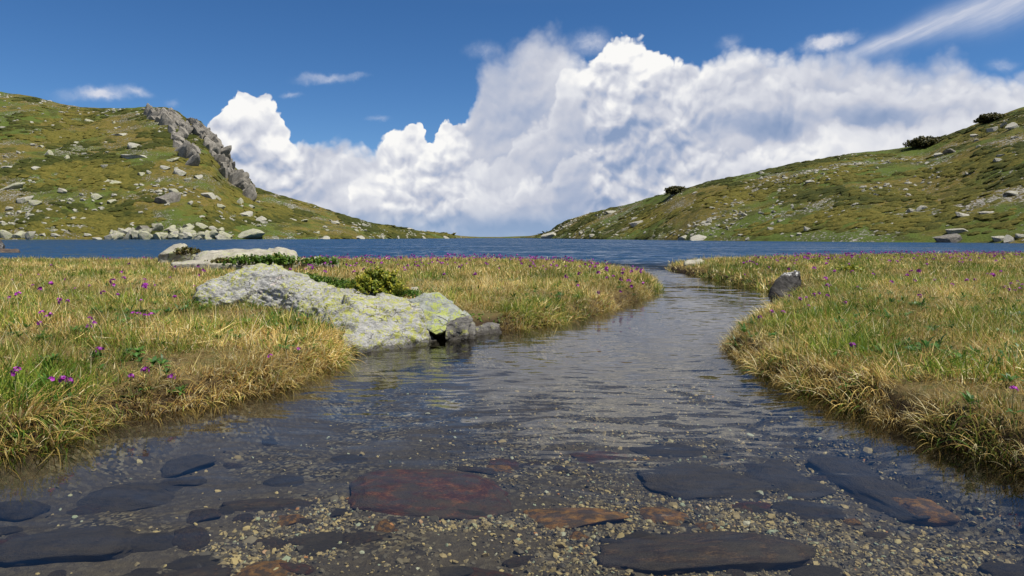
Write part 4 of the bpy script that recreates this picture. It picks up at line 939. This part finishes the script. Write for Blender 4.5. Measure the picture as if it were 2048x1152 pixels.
far_mat(452, 528, 11.7, .30, .08, 90, M_HEATH, 'olive heath clump in the notch of the long pale slab', 23)
far_mat(378, 508, 14.7, .30, .12, 150, M_HEATH, 'reddish heath mound covering the side of the humped rock', 24)
far_mat(640, 527, 12.3, .40, .09, 150, M_MAT, 'green patch of leaves beside the small flat stones', 25)
far_mat(1700, 552, 11.2, .22, .16, 150, M_JUN, 'yellow-green juniper tuft standing alone in the meadow across the stream', 26)
far_mat(1640, 530, 14.5, .30, .10, 110, M_JUN, 'faint juniper patch beyond the lone tuft across the stream', 27)
far_mat(1575, 575, 9.9, .16, .10, 70, M_MAT, 'green plant in the grass against the dark upright stone', 28)
# bushes on the skyline of the right-hand hill
def sky_bush(px, py, w, h, seed, label):
    x, y, z = far_hit(px, py); k = y / F
    shrub('skyline_bush', (x, y, z - .2), w / 2 * k, w / 2 * k * .7, h * k * .8, 900, 6 * k, 9, M_DBUSH, label, 'bush', seed, 8, wn=.3)
sky_bush(1852, 294, 74, 22, 31, 'wide dark bush on the skyline of the boulder-strewn hill')
sky_bush(1352, 386, 40, 12, 32, 'small dark bush on the lower skyline of the hill')
sky_bush(1985, 243, 58, 15, 33, 'dark bush highest up the skyline beside white boulders')

# ---- heath cushions and scree on the hills
def cushion(seed):
    g_ = np.random.default_rng(seed); v, f = ico(3); top = v[:, 2] > -.15
    v = v * (1 + .40 * fbm(v * 2.2 + seed, 3)[:, None] + .22 * fbm(v * 6.5 + seed, 2)[:, None]); v[:, 2] = np.maximum(v[:, 2], -.2) * .55
    f = [q for q in f if top[q].all()]; g = Geo(); g.v = v.tolist(); g.f = f
    c = np.clip(.5 + .9 * fbm(v * 4 + seed, 3) + g_.normal(0, .12, len(v)), 0, 1); g.c = [(0, 0, q, 1) for q in c]; return g
def mat_cushion():
    m, n, out = material('hill_heath'); a = n.node('ShaderNodeAttribute', attribute_name='col'); q = n.node('ShaderNodeSeparateColor'); n.t.links.new(a.outputs['Color'], q.inputs[0])
    t = E(n, n.node('ShaderNodeAttribute', attribute_name='tone', attribute_type='INSTANCER').outputs['Fac']); nz = n.noise(pos(n), 4.0, 4, .7)
    k = E(n, q.outputs[2]) * .5 + nz * .5
    a_ = n.ramp(k, [(.25, (0.016, 0.022, 0.006)), (.5, (0.036, 0.043, 0.009)), (.75, (0.075, 0.078, 0.015))]); b_ = n.ramp(k, [(.25, (0.050, 0.050, 0.010)), (.5, (0.105, 0.095, 0.018)), (.75, (0.18, 0.14, 0.032))])
    principled(n, out, n.mix(t, a_, b_), .9, bump(n, nz, .25), .1); return m
CUSH = src([cushion(60 + k) for k in range(5)], mat_cushion(), 'cushion')
HP, HS, HT, HR = [], [], [], []
def hill_points(n_, lo, hi, fmin=.015, fmax=.99):
    px = gG.uniform(lo, hi, n_); t = (px - CX) / F; s, r, H = far_prof(t); f = fmin + (fmax - fmin) * gG.random(n_); Y = s + f * (r - s); X = t * Y; Z = far_z(X, Y)
    k = (Z > .1) & (H > 1.5); return X[k], Y[k], Z[k], f[k]
for lo, hi, cnt in ((-160, 930, 9500), (1070, 2200, 7500)):
    X, Y, Z, f = hill_points(cnt, lo, hi)
    nz = fbm(np.stack([X * .05, Y * .03, Z * .11], 1), 4) + .25 * fbm(np.stack([X * .3, Y * .2, Z * .4], 1), 2); k = nz > gG.uniform(-.10, .22, len(X)); X, Y, Z, nz = X[k], Y[k], Z[k], nz[k]
    r_ = gG.uniform(.55, 1.0, len(X)) ** 1.4 * np.clip(1.45 + 2.4 * nz, .8, 2.8) * np.where(X < 0, 1.0, .62)
    HP.append(np.stack([X, Y, Z - .06 * r_], 1)); HS.append(np.stack([r_ * gG.uniform(.9, 1.6, len(X)), r_, np.minimum(r_, 1.6) * gG.uniform(.42, .75, len(X))], 1))
    HT.append(np.clip(.42 + 2.4 * fbm(np.stack([X * .035, Y * .025, Z * .08], 1) + 5, 3) + gG.normal(0, .22, len(X)), 0, 1)); zx, zy = (far_z(X + 1.5, Y) - far_z(X - 1.5, Y)) / 3, (far_z(X, Y + 1.5) - far_z(X, Y - 1.5)) / 3; HR.append(np.stack([np.arctan(zy) + gG.normal(0, .06, len(X)), -np.arctan(zx) + gG.normal(0, .06, len(X)), gG.normal(0, .2, len(X))], 1))   # cushions lie along the slope
HP, HS, HT, HR = cat_(HP), cat_(HS), cat_(HT), cat_(HR)
scatter('hill_heath', HP, CUSH, gG.integers(0, 5, len(HP)), HR, HS, HT, np.ones(len(HP)), 'low heath and dwarf juniper cushions covering both hillsides')
SCR = [bpy.data.objects.new('scree', rock_mesh('scree_%d' % k, 120 + k, 1, 6, .2, mat=M_HROCK)) for k in range(4)]
HP, HS = [], []
for lo, hi, cnt in ((-100, 930, 7000), (1070, 2150, 5500)):
    X, Y, Z, f = hill_points(cnt, lo, hi)
    nz = fbm(np.stack([X * .045, Y * .03, Z * .10], 1) + 31, 3); k = nz > gG.uniform(.05, .4, len(X)); X, Y, Z = X[k], Y[k], Z[k]
    r_ = gG.uniform(.12, .62, len(X)) ** 1.3 * np.where(X < 0, 1.35, .8); HP.append(np.stack([X, Y, Z + .1 * r_], 1)); HS.append(np.stack([r_ * 1.5, r_ * 1.2, r_ * .8], 1))
HP, HS = cat_(HP), cat_(HS)
scatter('scree', HP, SCR, gG.integers(0, 4, len(HP)), gG.normal(0, .4, (len(HP), 3)), HS, np.zeros(len(HP)), np.ones(len(HP)), 'small pale stones strewn over the hillsides')

# ---- gravel on the stream bed
def mat_gravel():
    m, n, out = material('bed_gravel'); t = E(n, n.node('ShaderNodeAttribute', attribute_name='tone', attribute_type='INSTANCER').outputs['Fac'])
    principled(n, out, n.ramp(t, [(0, (0.05, 0.045, 0.04)), (.3, (0.16, 0.14, 0.10)), (.5, (0.34, 0.27, 0.14)), (.68, (0.50, 0.40, 0.19)), (.8, (0.30, 0.36, 0.26)), (.92, (0.55, 0.53, 0.42)), (1, (0.46, 0.22, 0.08))]), .6, None, .3); return m
M_GRAV = mat_gravel(); PEB = [bpy.data.objects.new('pebble', rock_mesh('pebble_%d' % k, 140 + k, 1, 5, .15, mat=M_GRAV)) for k in range(4)]
GS = [(1150, 1090, 90, 60, 1), (1250, 1010, 60, 40, .6), (1450, 1000, 90, 35, 1), (1560, 1040, 130, 40, 1.1), (1720, 1110, 200, 60, 1.2), (1900, 1080, 160, 60, .8), (1640, 950, 60, 50, .8), (1080, 930, 180, 40, .6), (560, 1085, 90, 45, 1), (640, 1030, 70, 25, .6), (760, 1005, 90, 8, .7), (960, 1040, 90, 10, .7),
      (1450, 880, 140, 25, .5), (1380, 790, 90, 25, .6), (1750, 930, 90, 40, .7), (1180, 860, 150, 30, .4), (900, 1100, 250, 40, .25), (1500, 1130, 300, 30, .6), (1400, 960, 200, 40, .5), (480, 1130, 70, 25, .6)]
X, Y = [], []
for px, py, rx, ry, a in GS:
    c = int(1100 * a); qx, qy = gG.normal(px, rx * .75, c), np.clip(gG.normal(py, ry * .75, c), 700, 1250); yy = F * .98 / (qy - HY); X.append((qx - CX) / F * yy); Y.append(yy)
yy = gG.uniform(1.5, 4.5, 2500); X.append(gG.uniform(-1.7, 1.7, 2500)); Y.append(yy); X, Y = cat_(X), cat_(Y)
s = shore(X, Y); k = s < -.12; X, Y, s = X[k], Y[k], s[k]; n_ = len(X); rr = np.clip(np.exp(gG.normal(-5.5, .42, n_)), .0018, .014) * np.where(gG.random(n_) < .06, 1.8, 1)
scatter('stream_gravel', np.stack([X, Y, ground_z(X, Y, s) + rr * .1], 1), PEB, gG.integers(0, 4, n_), gG.normal(0, .5, (n_, 3)) + np.stack([np.zeros(n_), np.zeros(n_), gG.uniform(0, 6.28, n_)], 1),
        np.stack([rr * 1.3, rr, rr * .6], 1), np.clip(gG.normal(.34, .26, n_), 0, 1), np.ones(n_), 'coloured gravel in patches on the stream bed')

# ---------------------------------------------------------------- primroses
def mat_petal():
    m, n, out = material('magenta_petals'); a = n.node('ShaderNodeAttribute', attribute_name='col'); q = n.node('ShaderNodeSeparateColor'); n.t.links.new(a.outputs['Color'], q.inputs[0])
    col = n.ramp(q.outputs[2], [(0, (0.16, 0.008, 0.17)), (.6, (0.32, 0.02, 0.32)), (1, (0.50, 0.06, 0.48))])
    d = n.node('ShaderNodeBsdfPrincipled'); n.put(d.inputs['Base Color'], col); d.inputs['Roughness'].default_value = .5
    tr = n.node('ShaderNodeBsdfTranslucent'); n.put(tr.inputs[0], col); mx = n.node('ShaderNodeMixShader'); mx.inputs[0].default_value = .3
    n.t.links.new(d.outputs[0], mx.inputs[1]); n.t.links.new(tr.outputs[0], mx.inputs[2]); n.t.links.new(mx.outputs[0], out.inputs[0]); return m
M_PET = mat_petal()
M_STEM, n, out = material('flower_stem'); principled(n, out, (0.11, 0.13, 0.04), .6)
def head_geo(seed, nf=5, pr=.009):
    R_ = random.Random(seed); g = Geo()
    for k in range(nf):
        a = k * 2.4 + R_.uniform(-.4, .4); e = R_.uniform(-.1, 1.2); d = Vector((math.cos(a) * math.cos(e), math.sin(a) * math.cos(e), math.sin(e))); c = d * R_.uniform(.012, .018)
        u = d.orthogonal().normalized(); w = d.cross(u); hue = R_.random()
        for j in range(5):
            b = j * 1.2566; q = u * math.cos(b) + w * math.sin(b); g.leaf(c, (q + d * .35).normalized(), d, pr * 1.35, pr * .62, (0, min(1, max(0, hue + R_.gauss(0, .1)))), -.1)
        g.blade((0, 0, -.006), d, u, .016, .0012, 0, 1, (0, .1))
    return g
HEADS = [head_geo(k, 4 + k % 3).mesh('flower_head_%d' % k, M_PET) for k in range(4)]
def stem_mesh():
    v, f = [], []
    for z in (0, .5, 1):
        for a in range(4): v.append((.0016 * math.cos(a * 1.571) + .006 * math.sin(z * 2.6), .0016 * math.sin(a * 1.571), z))
    for r_ in range(2):
        for a in range(4): f.append((r_ * 4 + a, r_ * 4 + (a + 1) % 4, r_ * 4 + 4 + (a + 1) % 4, r_ * 4 + 4 + a))
    me = bpy.data.meshes.new('stem'); me.from_pydata(v, [], f); me.materials.append(M_STEM); return me
STEM = stem_mesh()
g = Geo(); g.leaf((0, 0, 0), (1, 0, .55), (-.55, 0, 1), .05, .008, (0, .4), .25); M_PLEAF = mat_shrub('primrose_leaf', [(0, (0.03, 0.08, 0.014)), (1, (0.09, 0.18, 0.03))]); LEAF = g.mesh('leaf', M_PLEAF)
FAR_FL = []
for k in range(4):
    g = head_geo(20 + k, 5, .012); nv = len(g.v); g.v = [(a, b, c + .13) for a, b, c in g.v]; nf = len(g.f); g.blade((0, 0, 0), (0, 0, 1), (1, 0, 0), .13, .002, 0, 1, (0, 0)); g.blade((0, 0, 0), (0, 0, 1), (0, 1, 0), .13, .002, 0, 1, (0, 0))
    me = g.mesh('far_primrose_%d' % k, M_PET); me.materials.append(M_STEM); mi = np.zeros(len(g.f), np.int32); mi[nf:] = 1; me.polygons.foreach_set('material_index', mi); FAR_FL.append(me)
gF = np.random.default_rng(77)
def primrose(px, py, label, group, full):
    h = gF.uniform(.075, .11); x, y, z = near_hit(px, py, h)
    if y > 26: return
    if not full:
        o = inst('primrose', FAR_FL[gF.integers(0, 4)], None, (x, y, z), (gF.normal(0, .08), gF.normal(0, .08), gF.uniform(0, 6.28)), (gF.uniform(.85, 1.25),) * 3)
        return tag(o, label, 'flower', group)
    r_ = tag(empty('primrose', (x, y, z), gF.uniform(0, 6.28)), label, 'flower', group)
    inst('stem', STEM, r_, (0, 0, 0), (0, 0, 0), (1, 1, h)); s_ = gF.uniform(.7, .95); inst('flower_head', HEADS[gF.integers(0, 4)], r_, (0.003, 0, h), (gF.normal(0, .2), gF.normal(0, .2), 0), (s_, s_, s_))
    for j in range(4): inst('leaf', LEAF, r_, (0, 0, .015), (0, 0, j * 1.571 + gF.uniform(-.3, .3)), (gF.uniform(.7, 1.2),) * 3)
LN = [(35, 743), (28, 748), (78, 648), (92, 636), (100, 630), (84, 628), (120, 605), (135, 603), (118, 600), (65, 572), (76, 550), (40, 552), (200, 702), (178, 655), (180, 640), (235, 590), (283, 603), (290, 632), (265, 628), (278, 630), (303, 632), (105, 768), (125, 770), (138, 776), (262, 780), (290, 752),
      (343, 765), (540, 715), (597, 710), (185, 648), (130, 560), (20, 596), (150, 578), (178, 572), (24, 560), (388, 604 - 30), (310, 572), (395, 577), (290, 560), (340, 556)]
def spot(px, py):
    x, y, z = near_hit(px, py, .09); s = shore(np.array([x]), np.array([y]))[0]; return 'at the water edge' if s < .45 else 'a step back from the water' if s < 1.4 else 'deep in the turf'
for q in LN: primrose(*q, 'magenta primrose %s on the bank with the lichen boulder' % spot(*q), 'primroses on the boulder bank', True)
RN = [(1704, 692), (1612, 596), (1638, 588), (1628, 590), (1520, 635), (1543, 624), (1567, 626), (1580, 592), (1616, 614), (1690, 606), (1838, 592), (1715, 575), (1660, 572), (2008, 575), (2022, 568), (2035, 563), (2040, 578), (2030, 582), (2018, 580), (2044, 570), (2028, 783), (1990, 552), (1975, 548),
      (1950, 560), (1905, 570), (1890, 556), (1870, 560), (1840, 556), (1600, 600), (1655, 592)]
for q in RN: primrose(*q, 'magenta primrose %s on the bank across from the lichen boulder' % spot(*q), 'primroses on the bank across the stream', True)
cnt = 0
while cnt < 105:
    px = gF.uniform(560, 1290); yl = np.interp(px, [560, 1100, 1290], [514, 512, 545]); py = yl + abs(gF.normal(0, 14)); 
    if gF.random() < .3: py = yl + gF.uniform(0, 70)
    if px < 1000 and py > 560: continue
    primrose(px, min(py, 590), 'magenta primrose in the flowery lakeside strip behind the juniper boulder', 'primroses of the lakeside strip behind the boulder', False); cnt += 1
for k in range(20): primrose(gF.uniform(10, 560), gF.uniform(528, 600), 'magenta primrose in the straw-coloured turf around the meadow slabs', 'primroses round the meadow slabs', False)
for k in range(105):
    px = gF.uniform(1480, 2046); py = np.interp(px, [1480, 1560, 1700, 2046], [518, 512, 507, 507]) + abs(gF.normal(0, 9)) + (gF.uniform(0, 60) if gF.random() < .2 else 0)
    primrose(px, py, 'magenta primrose in the flowery lakeside strip beyond the dark upright stone', 'primroses of the lakeside strip across the stream', False)
# the many more that merge into purple belts along the lake edge
P = []
for lo, hi, y_, c in ((600, 1150, 511, 230), (1540, 2046, 505, 430), (1050, 1290, 525, 50), (200, 1000, 520, 70)):
    for k in range(c):
        px = gF.uniform(lo, hi); Y = gF.uniform(11, 18.3) if lo < 1400 else gF.uniform(14, 24.5); Y = Y if gF.random() < .3 else (gF.uniform(15.5, 18.6) if lo < 1400 else gF.uniform(19, 25)); P.append(((px - CX) / F * Y, Y))
P = np.array(P); s = shore(P[:, 0], P[:, 1]); k = (s > .05) & rock_free(P[:, 0], P[:, 1]); P, s = P[k], s[k]; n_ = len(P)
scatter('primrose_belt', np.c_[P, ground_z(P[:, 0], P[:, 1], s)], [bpy.data.objects.new('far_primrose', m) for m in FAR_FL], gF.integers(0, 4, n_), np.stack([gF.normal(0, .1, n_), gF.normal(0, .1, n_), gF.uniform(0, 6.28, n_)], 1), gF.uniform(.65, 1.15, n_), np.ones(n_), np.ones(n_), 'purple haze of primroses along the lake edge')
